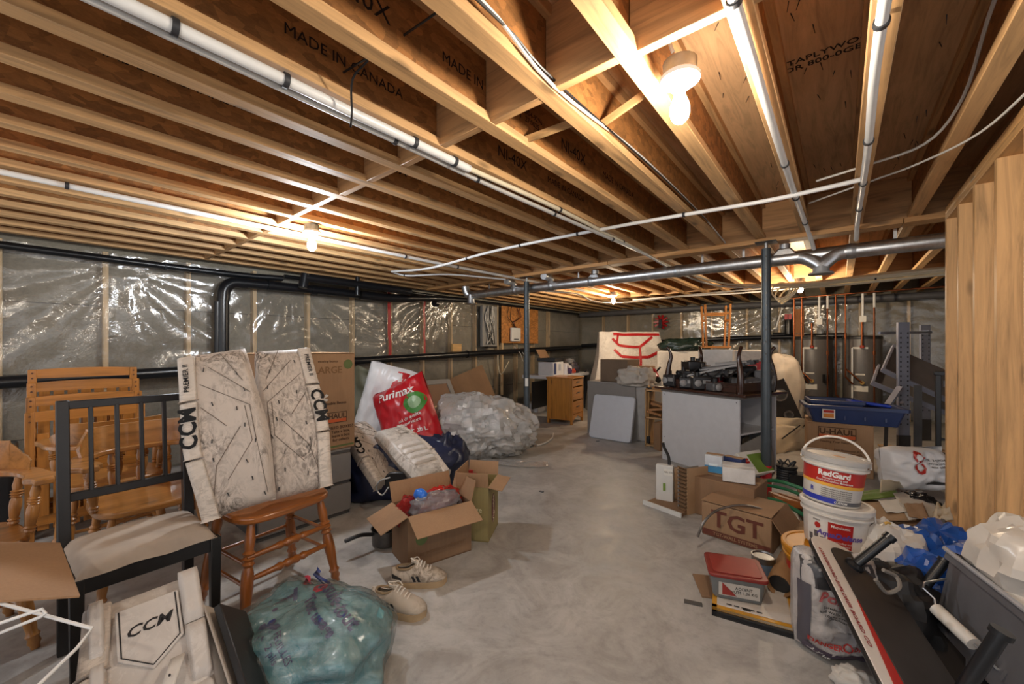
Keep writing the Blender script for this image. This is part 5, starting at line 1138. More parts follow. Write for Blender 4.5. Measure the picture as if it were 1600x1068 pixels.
clutter('spray_can', 'second red can beside the round gear head', 'can', (.44, .36, zt), 0, lambda t: (MB().lathe([(.03, 0), (.032, .005), (.032, .15), (.02, .17)], 14).build('can_body', plain('#8f1f24', .3), t, smooth=True), MB().lathe([(.022, .165), (.022, .2), (0, .202)], 12).build('cap', M_black, t, smooth=True)))
clutter('hand_drill', 'black cordless tool lying at the right of the steel bars', 'tool', (.68, .4, zt+.16), 0, lambda t: (MB().box((0, 0, -.06), (.05, .05, .16)).build('grip', M_dk, t, bevel=.01), MB().tube([(-.1, 0, .04), (.1, 0, .05)], .035, 12).build('motor_body', M_dk, t, smooth=True), MB().box((0, 0, -.15), (.09, .07, .05)).build('battery', M_black, t, bevel=.008)))
# ---- things behind the desk
p = fl(atd(1118, 560, 6.1))
t = simple_box('appliance_box', 'tall pale blue-white box supporting the upturned wooden stool', 'box', T(p) @ RZ(YAW*.6), (0, 0, 0), (.42, .4, 1.2), plain('#a9b0bd', .45))
t = thing('upturned_stool', 'honey wood stool standing upside down on the tall pale box', 'stool', (p.x, p.y, 1.215), YAW*.6)
MB().box((0, 0, .02), (.36, .32, .035)).build('seat', M_teakx, t, bevel=.006)
for x in (-.15, .15):
    for y in (-.13, .13): MB().bar((x, y, .03), (x*1.15, y*1.1, .66), .028, .028).build('leg', M_teak, t, bevel=.003, seg=1)
for y in (-.14, .14): MB().box((0, y, .52), (.32, .02, .03)).build('rung', M_teakx, t)
for x in (-.165, .165): MB().box((x, 0, .42), (.02, .27, .03)).build('rung', wood('#b8742f', 1, .38, coat=.2), t)
p = fl(atd(1110, 560, 7.0))
t = thing('wrapped_slab', 'long white wrapped slab on edge behind the desk clutter', 'wrapped furniture', p, YAW*.5)
MB().box((0, 0, .59), (1.75, .25, 1.16)).build('wrap_body', M_sheet, t, bevel=.03, seg=3)
for x, z, l in ((.45, 1.0, .25), (.5, .92, .3), (.42, 1.1, .2)): MB().box((x, -.128, z), (l, .006, .035)).build('red_tape_strip', M_red, t)
o = blob('trash_bag', plain('#1c2a25', .25, .3, 10, 0, .3), None, (.75, .3, .2), 23, 44, 24, .15, 3, .12, 6, .5); o.location = (p.x-.38, p.y-.15, 1.175); o.rotation_euler = (0, 0, YAW*.5); tag(o, 'dark green plastic bag lying on the long white slab', 'bag')
o = blob('blanket_roll', plain('#c3b6a6', .8, .12, 8, 0, .25), None, (.45, .5, 1.1), 41, 44, 34, .1, 1.6, .05, 5, .2, pw=3); o.location = fl(atd(1222, 600, 6.25)); o.rotation_euler = (0, 0, YAW); tag(o, 'tall beige blanket bundle standing left of the water heaters', 'bundle')
t = thing('wrapped_bundle', 'white wrapped upright bundle with red tape just left of the perforated post', 'wrapped furniture', fl(atd(1168, 600, 5.35)), radians(20))
MB().box((0, 0, .6), (.34, .16, 1.2)).build('wrap_body', M_sheet, t, bevel=.03, seg=3)
for z, a in ((1.02, .25), (.82, -.3), (.6, .3), (.4, -.4), (.25, .35)): MB().box((.03, -.085, z), (.30, .006, .055), None).build('red_tape_strip', M_red, t).rotation_euler = (0, 0, 0)
MB().box((.12, -.086, .55), (.06, .006, .95)).build('red_tape_strip', M_red, t)
t = thing('cooktop', 'black glass cooktop panel leaning on the beige bundle', 'cooktop'); q = fl(atd(1228, 660, 5.7)); t.matrix_world = frame_from(q+Vector((0, 0, .04)), Vector((-.30, .25, .72)), RT*.7+VW*-.9)
MB().box((0, 0, .36), (.5, .03, .72)).build('glass_top', plain('#232326', .15, .1), t, bevel=.004)
for x, z, r in ((-.12, .18, .08), (.12, .2, .06), (-.1, .52, .06), (.12, .5, .09)): MB().lathe([(r-.02, 0), (r, .006), (r+.004, 0)], 20, T((x, -.016, z)) @ RX(pi/2)).build('burner_ring', M_gm, t, smooth=True)
# ---- water heaters
M_tank = plain('#5d5957', .4, .08); M_brass = steel('#a5834a', .35)
def heater(label, x, y, r, h, seed):
    t = thing('water_heater', label, 'water heater', (x, y, 0), 0, None)
    MB().lathe([(r*.96, .0), (r, .03), (r, h-.03), (r*.97, h-.01), (r*.9, h), (0, h+.005)], 36).build('tank_body', M_tank, t, smooth=True)
    MB().lathe([(r+.004, h-.055), (r+.006, h-.04), (r+.006, h-.02), (r*.97, h)], 36).build('top_rim', plain('#2d2c2c', .4), t, smooth=True)
    for z, w_, hh, m in ((h*.40, .16, .09, M_paper), (h*.56, .1, .025, M_paper), (h*.86, .16, .03, M_paper)):
        a0 = atan2(-y, -x); MB().grid(lambda u, v: ((r+.002)*cos(a0-.1+(u-.5)*w_/r*1.2), (r+.002)*sin(a0-.1+(u-.5)*w_/r*1.2), z+hh*(v-.5)), 8, 2).build('paper_label', m, t, smooth=True)
    a0 = atan2(-y, -x); c = Vector((cos(a0), sin(a0), 0)); sdir = Vector((-sin(a0), cos(a0), 0))
    MB().box((0, 0, 0), (.1, .06, .14), T(c*(r+.02)*.8+sdir*(r*.62)+Vector((0, 0, h*.5))) @ RZ(a0+.7)).build('thermostat_box', M_black, t, bevel=.01)
    MB().tube([c*r+Vector((0, 0, h*.47)), c*(r+.06)+Vector((0, 0, h*.47))], .03, 10).build('valve', M_brass, t, smooth=True)
    MB().tube([c*r+Vector((0, 0, .18)), c*(r+.07)+Vector((0, 0, .18))], .025, 10).build('drain_valve', M_brass, t, smooth=True)
    P = [c*(r*.6)+Vector((0, 0, h)), c*(r*.6)+Vector((0, 0, h+.2)), ]
    MB().tube([c*(r*.85)+Vector((0, 0, h-.18)), c*(r+.035)+Vector((0, 0, h-.17)), c*(r+.035)+Vector((0, 0, h+.22))], .016, 8).build('inlet_pipe', M_copper, t, smooth=True)
    MB().lathe([(.0, -.03), (.028, -.02), (.03, .02), (0, .03)], 10, T(c*(r+.035)+Vector((0, 0, h-.18)))).build('red_valve', plain('#9a3a2a', .4), t, smooth=True)
    MB().tube([c*(r+.02)-sdir*.12+Vector((0, 0, h*.86)), c*(r+.02)-sdir*.12+Vector((0, 0, .14))], .013, 8).build('relief_pipe', M_pvc, t, smooth=True)
    MB().tube([c*(r+.03)-sdir*.2+Vector((0, 0, h*.62)), c*(r+.06)+Vector((0, 0, h*.47))], .012, 8).build('feed_pipe', M_copper, t, smooth=True)
    return t
heater('tall grey water heater, the left one with the wide base', -.37, 8.72, .285, 1.42, 1)
heater('tall grey water heater, the right one nearer the perforated shelf upright', .29, 8.74, .25, 1.42, 2)
for k, (px, y0, y1, m, lab) in enumerate(((1241, 466, 612, M_copper, 'copper riser at the far left of the left water heater'), (1253, 466, 586, M_copper, 'second copper riser from the left before the left water heater'), (1293, 476, 626, M_copper, 'copper riser at the right side of the left water heater'), (1306, 460, 616, M_copper, 'copper riser in the gap between the two water heaters'), (1321, 460, 588, M_copper, 'copper riser at the left edge of the right water heater'), (1366, 474, 628, M_copper, 'copper riser along the right edge of the right water heater'), (1280, 465, 502, M_pvc, 'short white pipe with a tag above the left water heater'), (1348, 458, 498, M_pvc, 'slanted white pipe ending in a tag above the right water heater'), (1293, 455, 482, M_pvc, 'white upper pipe joined to the riser right of the left heater'), (1366, 453, 480, M_pvc, 'white upper pipe joined to the rightmost copper riser'))):
    a = aty(px, y0, 8.36); b = aty(px, y1, 8.36); t = thing('riser_pipe', lab, 'pipe', (a.x, 8.36, 0)); zt_ = 2.075 if (y0 < 470) else a.z
    MB().tube([(0, 0, b.z), (0, 0, zt_)], .011 if m is M_copper else .016, 8)  .build('pipe_run', m, t, smooth=True)
    if m is M_copper: MB().tube([(0, 0, b.z), (.09, .04, b.z-.12)], .014, 8).build('pipe_leg', m, t, smooth=True); MB().tube([(0, 0, (b.z+zt_)/2-.03), (0, 0, (b.z+zt_)/2+.03)], .018, 8).build('coupling', M_copper, t, smooth=True)
    elif y1 in (502, 498): MB().box((0, -.01, b.z), (.08, .01, .1)).build('paper_tag', M_paper, t)
t = thing('water_filter', 'black water filter canister on the far wall left of the heaters', 'filter', tuple(aty(1232, 505, 9.0)))
MB().lathe([(.0, -.22), (.06, -.2), (.065, .1), (.05, .14), (0, .16)], 18).build('canister', M_abs, t, smooth=True); MB().tube([(-.25, .05, -.2), (.2, .05, -.2)], .04, 10).build('pipe_run', M_abs, t, smooth=True); MB().tube([(-.35, .08, -.2), (-.35, .08, .45)], .035, 10).build('vent_leg', M_abs, t, smooth=True)
for s in (-.06, .0): MB().box((s+.03, -.07, .12), (.05, .03, .1)).build('red_knob', M_red, t)
MB().bar((-.2, 0, -.1), (-.1, 0, .3), .02, .02).build('white_rod', M_pvc, t)
o = bx('plywood_plate', (0, 0, 0), (.14, .015, .6), card('#a97044'), None, .002); o.location = aty(1249, 508, 9.02); tag(o, 'narrow brown plywood plate behind the copper risers at left', 'board')
t = thing('red_reel', 'red bracket cluster with black bar hung on the far wall above the wrapped bundle', 'bracket', tuple(aty(1034, 503, 9.16)))
for k in range(10): a = k*pi/5; MB().bar((0, -.02, 0), (.16*cos(a), -.06+.04*sin(3*a), .16*sin(a)), .05, .03).build('red_arm', M_red, t)
MB().box((.0, -.09, -.04), (.07, .05, .2)).build('black_bar', M_black, t, bevel=.01)
# ---- perforated steel shelving
M_shelf = plain('#8f93a3', .4, .08, 9, .3); M_shelfd = plain('#3e3b3b', .5, .1)
def upright(label, p, h, w):
    t = thing('shelf_upright', label, 'shelf upright', p, YAW+radians(-6), 'perforated steel uprights')
    MB().box((0, 0, h/2), (w, .03, h)).build('steel_channel', M_shelf, t, bevel=.003, seg=1)
    MB().box((0, -.006, .14), (w+.004, .03, .28)).build('dark_foot', M_shelfd, t)
    s0 = None; n = int((h-.45)/.052)
    for k in range(n):
        for s in (-1, 1):
            if s0 is None: s0 = MB().box((0, 0, 0), (.012, .004, .018)).build('slot', M_black, t); o = s0
            else: o = copy_part(s0, t)
            o.location = (s*w*.3, -.0155, .40+.052*k)
    return t
U1 = fl(atd(1411, 600, 4.35)); U2 = fl(atd(1445, 600, 5.3))
upright('nearer grey perforated steel upright behind the blue tubs', U1, 1.505, .115); upright('farther grey perforated steel upright by the far wall', U2, 1.53, .12)
t = thing('shelf_crossbar', 'horizontal pale steel bar joining the two perforated uprights', 'steel bar', (0, 0, 0))
MB().bar(atd(1374, 520, 4.5), atd(1455, 519, 5.2), .02, .03).build('bar', M_shelf, t)
for c in (atd(1411, 519, 4.4), atd(1445, 519, 5.2)): MB().box(c, (.06, .06, .05)).build('clip', M_shelf, t)
for k, (a, b, c, lab) in enumerate((((1402, 618, 4.2), (1470, 598, 4.4), (1418, 575, 4.55), 'upper tilted grey steel shelf leaning on the near upright'), ((1405, 645, 4.15), (1466, 618, 4.5), (1412, 612, 4.5), 'lower tilted grey steel shelf beneath the upper one'))):
    A_, B_, C_ = (atd(*q) for q in (a, b, c)); t = thing('steel_shelf', lab, 'shelf', (0, 0, 0)); t.matrix_world = frame_from((A_+B_)/2, C_-A_, B_-A_); w_ = (B_-A_).length; h_ = (C_-A_).length
    MB().box((0, 0, h_/2), (w_, .015, h_)).build('shelf_pan', plain('#6d6a6b', .45, .1, 9, .3), t, bevel=.002); 
    for s in (-1, 1): MB().box((s*w_/2, -.02, h_/2), (.02, .05, h_)).build('side_flange', M_shelf, t)
    MB().box((0, -.02, 0), (w_, .05, .02)).build('front_flange', M_shelf, t); MB().bar(t.matrix_world.inverted() @ ((A_+C_)/2), t.matrix_world.inverted() @ Vector((U1.x, U1.y, ((A_+C_)/2).z-.03)), .03, .03).build('bracket_arm', M_shelf, t)
U1z = 0
t = thing('steel_brace', 'short diagonal grey steel channel leaning at the left of the near upright', 'steel bar', (0, 0, 0)); MB().bar(atd(1386, 634, 4.1), atd(1406, 605, 4.3), .05, .03).build('channel', M_shelf, t); q = atd(1386, 634, 4.1); MB().bar(q, (q.x, q.y+.25, 0), .03, .03).build('leg', M_shelfd, t)
p = fl(atd(1466, 640, 3.9)); t = thing('black_stand', 'black metal stand post beside the wooden partition end', 'stand', p)
MB().box((0, 0, .5), (.04, .04, 1.0)).build('post', M_black, t, bevel=.005); MB().box((-.12, .2, .42), (.06, .05, .84)).build('rear_post', M_shelfd, t); MB().box((.04, 0, .98), (.14, .06, .04)).build('top_arm', M_black, t, bevel=.005); MB().box((.06, 0, .88), (.06, .05, .06)).build('clamp', M_gm, t); MB().box((-.05, .1, .02), (.3, .4, .03)).build('base', M_black, t)
for z in (.2, .34): MB().box((.05, .02, z), (.12, .02, .02)).build('rung', M_black, t)
# ---- pale wood boards stacked behind the shelving
for k in range(3):
    o = bx('lumber_board', (0, 0, 0), (.55, .1, .025), wood('#b89a74', 0), None, .002); o.location = (.62, 6.0+.12*k, .05+.03*k); o.rotation_euler = (0, 0, .1*k); tag(o, ('lowest', 'middle', 'top')[k]+' pale board of the small floor stack behind the steel uprights', 'board')
# ================================================================== right foreground
def cyl_wrap(R0, R1, h, a0):
    """text plane (x right, y up) -> skin of a tapered pail, facing heading a0"""
    def w(c):
        r = R0+(R1-R0)*c.y/h+.0012+c.z; a = a0+c.x/R1; return Vector((r*cos(a), r*sin(a), c.y))
    return w
def pail_band(t, R0, R1, h, a0, x0, x1, z0, z1, m, off=.001, name='label_band'):
    def f(u, v):
        z = z0+(z1-z0)*v; a = a0+(x0+(x1-x0)*u)/R1; r = R0+(R1-R0)*z/h+off; return (r*cos(a), r*sin(a), z)
    return MB().grid(f, 24, 2).build(name, m, t, smooth=True)
def ptext(t, s, x, z, size, m, w, **k):
    return text(s, t, size, m, T((x, z, .001)), wrap=w, ext=.0002, **k)
def pail(label, loc, R0, R1, h, body, lidm, handle=True, lid=True, tilt=(0, 0)):
    t = thing('pail', label, 'bucket', loc); t.rotation_euler = (tilt[0], tilt[1], 0)
    MB().lathe([(R0*.96, 0), (R0, .006), (R1, h), (R1*.99, h)], 40).build('pail_body', body, t, smooth=True)
    MB().lathe([(R1+.002, h-.05), (R1+.008, h-.048), (R1+.008, h-.04), (R1+.002, h-.036)], 40).build('reinforcing_ring', body, t, smooth=True)
    if lid: MB().lathe([(R1+.004, h-.022), (R1+.012, h-.02), (R1+.013, h), (R1+.006, h+.006), (R1-.008, h+.004), (R1-.014, h-.006), (0, h-.006)], 40).build('lid', lidm, t, smooth=True)
    return t
S0 = Vector((-.035, 2.545, 0)); a0 = atan2(-S0.y, -S0.x)
M_yel = plain('#b97a12', .45, .12); M_redp = plain('#a8261f', .35, .1); M_wp = plain('#cfcac2', .35, .08); M_blue = plain('#2a36a0', .4, .08); M_text = plain('#2c2a2a', .6); M_yl = plain('#d9a23a', .4)
t = pail('yellow and red plastic pail at the bottom of the bucket stack', (-.055, 2.50, 0), .145, .168, .25, M_yel, M_yel, tilt=(0, 0))
pail_band(t, .145, .168, .25, a0, -.5, .5, .06, .17, M_redp); pail_band(t, .145, .168, .25, a0, -.5, .5, .02, .055, plain('#7a1d16', .4))
w = cyl_wrap(.145, .168, .25, a0)
for k in range(3): ptext(t, 'ACRYLIC LATEX  ADHESIVE', -.03, .045+.035*k, .018, M_yl, w, bold=.01)
MB().tube([(.168*cos(a)+.012*cos(a), .18*sin(a), .20-.03*abs(sin(a*1))) for a in [pi*q/16+a0-.2 for q in range(17)]], .004, 6).build('wire_handle', M_galv, t, smooth=True)
t = pail('white plastic pail with red label in the middle of the bucket stack', (-.02, 2.56, .258), .122, .136, .205, M_wp, M_wp, tilt=(radians(-3), radians(2)))
w = cyl_wrap(.122, .136, .205, a0)
pail_band(t, .122, .136, .205, a0, -.03, .07, .02, .135, M_redp, .0015); pail_band(t, .122, .136, .205, a0, -.13, .15, .01, .14, plain('#d3cfc8', .4), .0008)
ptext(t, 'AquaDefense', .02, .075, .036, plain('#5b4a9a', .4), w, bold=.03, shear=.2); ptext(t, 'Mapelastic', .02, .118, .018, M_whitep, w, bold=.01); ptext(t, 'waterproofing and\ncrack membrane', .02, .04, .013, M_whitep, w)
MB().grid(lambda u, v: w(Vector((-.075+.014*u*cos(6.283*v), .105+.014*u*sin(6.283*v), .0015))), 3, 16).build('label_dot', M_redp, t, smooth=True)
for k in range(3): pail_band(t, .122, .136, .205, a0, -.12+.028*k, -.10+.028*k, .025+.02*(k % 2), .055+.02*(k % 2), M_gm, .0016, 'label_icon')
ptext(t, 'ooo', -.08, .13, .02, M_text, w)
MB().tube(smoothpath([Vector((.145*cos(a0+1.5), .145*sin(a0+1.5), .18)), Vector((.165*cos(a0+1.1), .165*sin(a0+1.1), .08)), Vector((.165*cos(a0+.6), .165*sin(a0+.6), .03)), Vector((.16*cos(a0+.2), .16*sin(a0+.2), .03))], 5), .0035, 6).build('wire_handle', M_pvc, t, smooth=True)
t = pail('white pail with red, yellow and blue label and raised handle on top of the stack', (-.035, 2.56, .468), .112, .126, .225, M_wp, plain('#a9a6a2', .3, .08), tilt=(radians(-4), radians(5)))
w = cyl_wrap(.112, .126, .225, a0); R_ = (.112, .126, .225, a0)
pail_band(t, *R_, -.3, .3, .105, .17, M_redp); pail_band(t, *R_, -.3, .3, .09, .105, M_yl, .0012); pail_band(t, *R_, -.3, .02, .012, .036, M_blue, .0012); pail_band(t, *R_, .02, .3, .012, .03, plain('#55565c', .4), .0012)
ptext(t, 'RedGard', .0, .15, .036, M_whitep, w, bold=.04); ptext(t, 'Waterproofing and\nCrack Prevention Membrane', .005, .122, .013, M_whitep, w, bold=.01); ptext(t, 'CUSTOM', .04, .021, .014, M_whitep, w, bold=.03)
ptext(t, '\n'.join(['membrane etanche et anti fissures pour'[:34]]*5), .02, .06, .0095, M_text, w)
ptext(t, 'R', -.09, .062, .03, M_blue, w, bold=.02)
MB().grid(lambda u, v: (.045*u*cos(6.283*v)*1.3+.01, .045*u*sin(6.283*v)*(1+.3*sin(9*v)), .2235+.003*(1-u)), 4, 22).build('dried_sealant', plain('#b88a5e', .5, .2), t, smooth=True)
hp = []
for q in range(19):
    a = pi*q/18; s = Vector((-sin(a0), cos(a0), 0)); hp.append(s*(.136*cos(a))+Vector((0, 0, .19+.125*sin(a)))+Vector((-cos(a0), -sin(a0), 0))*(.035*sin(a)))
MB().tube(hp, .0055, 8).build('handle', M_wp, t, smooth=True)
# ---- right moving box and blue tubs
FB = Vector((.249, 5.02, 0)); aB = radians(6); w_, d_, h_ = .50, .46, .49
t = thing('moving_box', 'brown moving box with orange logo under the blue tubs at right', 'box', (FB.x, FB.y, 0), aB)
MB().box((-w_/2, d_/2, h_/2), (w_, d_, h_)).build('box_body', M_cardA, t, bevel=.005, seg=1)
MB().box((-w_/2, d_/4, h_+.003), (w_, d_/2-.004, .005)).build('flap', M_cardC, t); MB().box((-w_/2, d_*.75, h_+.003), (w_, d_/2-.004, .005)).build('flap', M_cardC, t)
F = on_front(-w_/2, -.0025, 0)
uhaul(t, F, -.02, .40, 1.45); text('Feeding Your Future', t, .028, M_print, F @ T((-.03, .315, 0)), bold=.01)
text('Dish Protection Kit\nkeeps stemware safe,\nand fits inside this box\nor use it on its own', t, .026, M_print, F @ T((.06, .2, 0)), bold=.005)
MB().tube([F @ Vector(p) for p in ((-.2, .16, .001), (-.1, .24, .001), (.0, .2, .001), (-.05, .08, .001), (-.18, .1, .001), (-.2, .16, .001))], .002, 4).build('print_outline', M_print, t)
Rr = on_right(.0025, d_/2, 0)
MB().box((0, 0, 0), (.1, .06, .001), Rr @ T((0, .33, 0))).build('logo_plate', plain('#8a5a38', .8), t); text('U-HAUL', t, .022, M_print, Rr @ T((0, .33, .001)), bold=.02); text('SMALL\n16 x 12 x 12', t, .04, M_print, Rr @ T((0, .17, 0)), bold=.01)
MB().tube([Rr @ Vector(p) for p in ((-.03, .42, .001), (0, .45, .001), (.03, .42, .001), (.01, .4, .001), (.03, .38, .001))], .004, 4).build('print_mark', M_print, t)
M_tub = plain('#26365f', .35, .1)
def tub(label, M, w, d, h, m, wall=.008, tap=.85, name='storage_tub', cat='storage tub'):
    t = thing(name, label, cat); t.matrix_world = M
    def ring(s, z): return [(s*w/2*x, s*d/2*y, z) for x, y in ((-1, -.9), (-.95, -1), (.95, -1), (1, -.9), (1, .9), (.95, 1), (-.95, 1), (-1, .9))]
    vs = ring(tap, 0)+ring(1, h)+ring(.96, h)+ring(tap*.96, .01); fs = []
    for b in range(3):
        for k in range(8): fs.append((b*8+k, b*8+(k+1) % 8, b*8+8+(k+1) % 8, b*8+8+k))
    fs += [tuple(reversed(range(8))), tuple(24+k for k in range(8))]
    MB().add(vs, fs).build('tub_body', m, t, bevel=.004)
    vs = ring(1.0, h-.03)+ring(1.05, h-.028)+ring(1.05, h)+ring(.97, h+.004); fs = []
    for b in range(3):
        for k in range(8): fs.append((b*8+k, b*8+(k+1) % 8, b*8+8+(k+1) % 8, b*8+8+k))
    MB().add(vs, fs).build('rim', m, t)
    for x in [-.3, -.1, .1, .3]: MB().box((x*w, -d/2*.93, h*.45), (.012, .012, h*.7), RX(radians(-7))).build('rib', m, t)
    return t
TMx = T((.08, 5.18, h_+.008)) @ RZ(radians(10))
t = tub('long navy plastic tub resting on the right moving box', TMx, .74, .42, .17, M_tub)
MB().box((-.2, -.208, .09), (.1, .004, .09)).build('label_sticker', M_paper, t); MB().box((-.2, -.211, .075), (.08, .003, .04)).build('label_print', plain('#c87a2a', .5), t); MB().box((-.2, -.211, .115), (.08, .003, .025)).build('label_print', M_redp, t)
t = tub('second navy tub nested in the long tub on the moving box', TMx @ T((-.12, .05, .04)), .42, .34, .17, M_tub)
o = bx('blue_lid', (0, 0, 0), (.3, .22, .03), plain('#2340b0', .3), None, .012, seg=3); o.matrix_world = TMx @ T((.14, .02, .185)) @ RY(.12) @ RX(-.1); tag(o, 'bright blue plastic lid lying in the navy tub', 'basin')  # flat blue plastic lid lying in the tub
# ---- white cement sack behind the partition end
t, on = sack('cement_sack', 'white cement sack with red lettering lying by the partition end', .46, .33, .26, frame_from((.46, 4.52, .10), (-.05, .1, 1), RT-VW*.1), M_bagwhite, 8, .04)
stext(t, on, 'CO', -.05, .225, .10, M_redp, radians(90), .03, sx=1.15); stext(t, on, 'TYPE 10 PORTLAND\nnormal use cement\nmix with sand', .1, .22, .025, M_text, 0, .005); patch(t, on, -.02, .2, .06, .085, M_text); stext(t, on, '20 KG', .16, .1, .02, M_text)
# ---- pile of flattened boxes and flyers
pile = thing('carton', 'low flattened brown carton under the loose sheets at right', 'box', (.12, 3.55, 0), radians(8)); MB().box((0, 0, .06), (.66, .75, .12)).build('box_body', M_cardB, pile, bevel=.004); MB().box((.05, .1, .122), (.5, .3, .004)).build('flap', M_cardA, pile)
M_flyer = plain('#6f8a3c', .4, .15); M_cream = plain('#c2b49c', .7, .08); M_wsheet = plain('#b9b3ab', .65, .06)
def sheet(label, pts, m, name='paper_sheet', cat='paper', th=.003, curl=.01, seed=0):
    """four plan/height corners a b c d; curls slightly"""
    a, b, c, d_ = (Vector(p) for p in pts)
    def f(u, v):
        p = a*(1-u)*(1-v)+b*u*(1-v)+c*u*v+d_*(1-u)*v; p.z += curl*noise.noise(Vector((u*3+seed, v*3, seed))); return p
    o = MB().grid(f, 10, 10).build(name, m, None, smooth=True, solid=th); return tag(o, label, cat)
Z = .135
def zq(px, py, z=Z): return atz(px, py, z)
t = sheet('green and yellow printed flyer sheet on the flattened cartons', (zq(1330, 783, .15), zq(1405, 775, .15), zq(1398, 762, .16), zq(1334, 768, .16)), M_flyer, seed=1)
sheet('brown cardboard sheet in front of the green flyer', (zq(1345, 815, .16), zq(1432, 812, .15), zq(1420, 785, .15), zq(1340, 784, .16)), card('#a58766'), 'cardboard_sheet', 'cardboard', seed=2)
o = sheet('white leaflet with small pictures beside the green flyer', (zq(1385, 800, .165), zq(1420, 800, .165), zq(1405, 780, .165), zq(1372, 781, .165)), M_paper, seed=3)
sheet('large grey-white sheet lying to the right of the leaflet', (zq(1420, 812, .16), zq(1478, 808, .14), zq(1440, 765, .15), zq(1395, 770, .17)), M_wsheet, seed=4)
sheet('torn brown paper corner at the right end of the sheets', (zq(1455, 815, .15), zq(1490, 812, .16), zq(1482, 785, .22), zq(1462, 790, .18)), M_cream, seed=5, curl=.06)
sheet('folded white sheet standing behind the green flyer', (zq(1375, 770, .16), zq(1412, 762, .16), zq(1405, 752, .24), zq(1376, 748, .26)), M_cream, seed=6)
sheet('pale cardboard flap between white leaflet and grey sheet', (zq(1420, 806, .172), zq(1452, 812, .165), zq(1442, 785, .17), zq(1412, 787, .175)), card('#97785a'), 'cardboard_sheet', 'cardboard', seed=7)
o = blob('yellow_bag', plain('#b98a2e', .4, .2), None, (.16, .12, .1), 3, 24, 14); o.location = (.42, 4.1, 0); o.location.z = .06; tag(o, 'small yellow bag below the white cement sack', 'bag')
o = blob('trash_bag', plain('#1b1c1f', .22, .3, 10, 0, .3), None, (.2, .24, .17), 13, 36, 22, .16, 3, .12, 6, .4); o.location = (.44, 4.1, 0); tag(o, 'shiny black bag squeezed beside the partition below the cement sack', 'bag')
o = blob('trash_bag', plain('#12241f', .22, .3, 10, 0, .3), None, (.34, .3, .2), 15, 36, 22, .16, 3, .12, 6, .4); o.location = (.17, 2.95, 0); tag(o, 'dark green plastic bag right of the bucket stack', 'bag')
# pale sheets between post and moving box
sheet('large cream sheet rising behind the post foot', (atz(1205, 712), atz(1262, 700), atd(1262, 668, 4.75), atd(1200, 660, 5.1)), M_cream, seed=8, curl=.08)
sheet('long pale panel lying behind the cream sheet', (atz(1170, 690, .05), atz(1250, 675, .05), atd(1262, 655, 5.3), atd(1190, 650, 5.7)), M_cream, 'paper_sheet', 'paper', seed=9, curl=.04)
sheet('cream board tilted against the desk side', (atz(1160, 735), atz(1188, 715), atd(1185, 672, 4.5), atd(1160, 685, 4.0)), M_cream, seed=10)
o = MB().bar(atd(1222, 685, 4.6), atd(1250, 664, 4.7), .01, .01).build('black_rod', M_black, None); tag(o, 'thin black rod lying across the cream sheets', 'rod')
# black spool and tool box by the post
p = atz(1229, 752); t = thing('cable_spool', 'black spool of cable standing right of the taped post foot', 'spool', (p.x, p.y, 0))
MB().lathe([(.085, 0), (.085, .012), (.06, .014), (.06, .13), (.085, .132), (.085, .15), (.03, .152)], 24).build('spool_body', M_black, t, smooth=True)
for k in range(5): MB().tube([(.07*cos(a), .07*sin(a), .03+.02*k) for a in [q*pi/10 for q in range(21)]], .01, 6).build('cable_turn', M_dk, t, smooth=True)
for k in range(7): MB().tube(smoothpath([(.05*cos(k), .05*sin(k), .15), (.07*cos(k+.5), .07*sin(k+.5), .19), (.04*cos(k+1), .04*sin(k+1), .165)], 3), .006, 5).build('cable_tail', M_dk, t, smooth=True)
o = simple_box('tool_case', 'small black tool case between spool and bucket stack', 'case', T(atz(1252, 757)), (0, 0, 0), (.2, .14, .1), M_black, .2, lid=M_dk)
o = simple_box('junction_box', 'small dark grey box left of the taped post foot', 'box', T(atz(1176, 748)), (0, 0, 0), (.1, .08, .14), M_gm, .2, lid=M_dk)
# ---- TGT box and neighbours
FT = Vector((-.31, 2.80, 0)); aT = radians(-7)
t = thing('tile_carton', 'brown carton with large dark letters in front of the hose tangle', 'box', (FT.x, FT.y, 0), aT); w_, d_, h_ = .40, .36, .215
MB().box((-w_/2, d_/2, h_/2), (w_, d_, h_)).build('box_body', card('#957658'), t, bevel=.006, seg=1)
MB().box((-w_/2, d_*.25, h_+.01), (w_, d_*.5, .005), T((0, 0, 0)) ).build('flap', M_cardA, t); MB().add([(0, 0, h_), (0, d_, h_), (.07, d_, h_-.1), (.07, 0, h_-.1)], [(0, 1, 2, 3)]).build('flap', M_cardB, t, solid=.005)
F = on_front(-w_/2, -.0025, 0); M_brn = plain('#5e2f22', .8, .08)
text('TGT', t, .145, M_brn, F @ T((.01, .122, 0)), bold=.02, sx=1.05); MB().box((0, 0, 0), (w_*.97, .038, .001), F @ T((0, .028, 0))).build('print_band', M_brn, t); text('TGT-WALL SYSTEMS', t, .028, card('#957658'), F @ T((0, .028, .001)), bold=.02)
CM = T((-.62, 3.28, 0)) @ RZ(radians(-8))
t = simple_box('carton', 'brown carton behind the lettered carton carrying small packs', 'box', CM, (0, 0, 0), (.40, .30, .28), M_cardB, 0)
for s in (-1, 1): MB().box((s*.16, -.10, .02), (.02, .02, .04)).build('foot', M_black, t)
simple_box('white_pack', 'plain white pack on the carton behind the lettered carton', 'box', CM, (.06, -.02, .285), (.20, .18, .10), plain('#cfcdca', .5), .35, lid=plain('#cfcdca', .5))
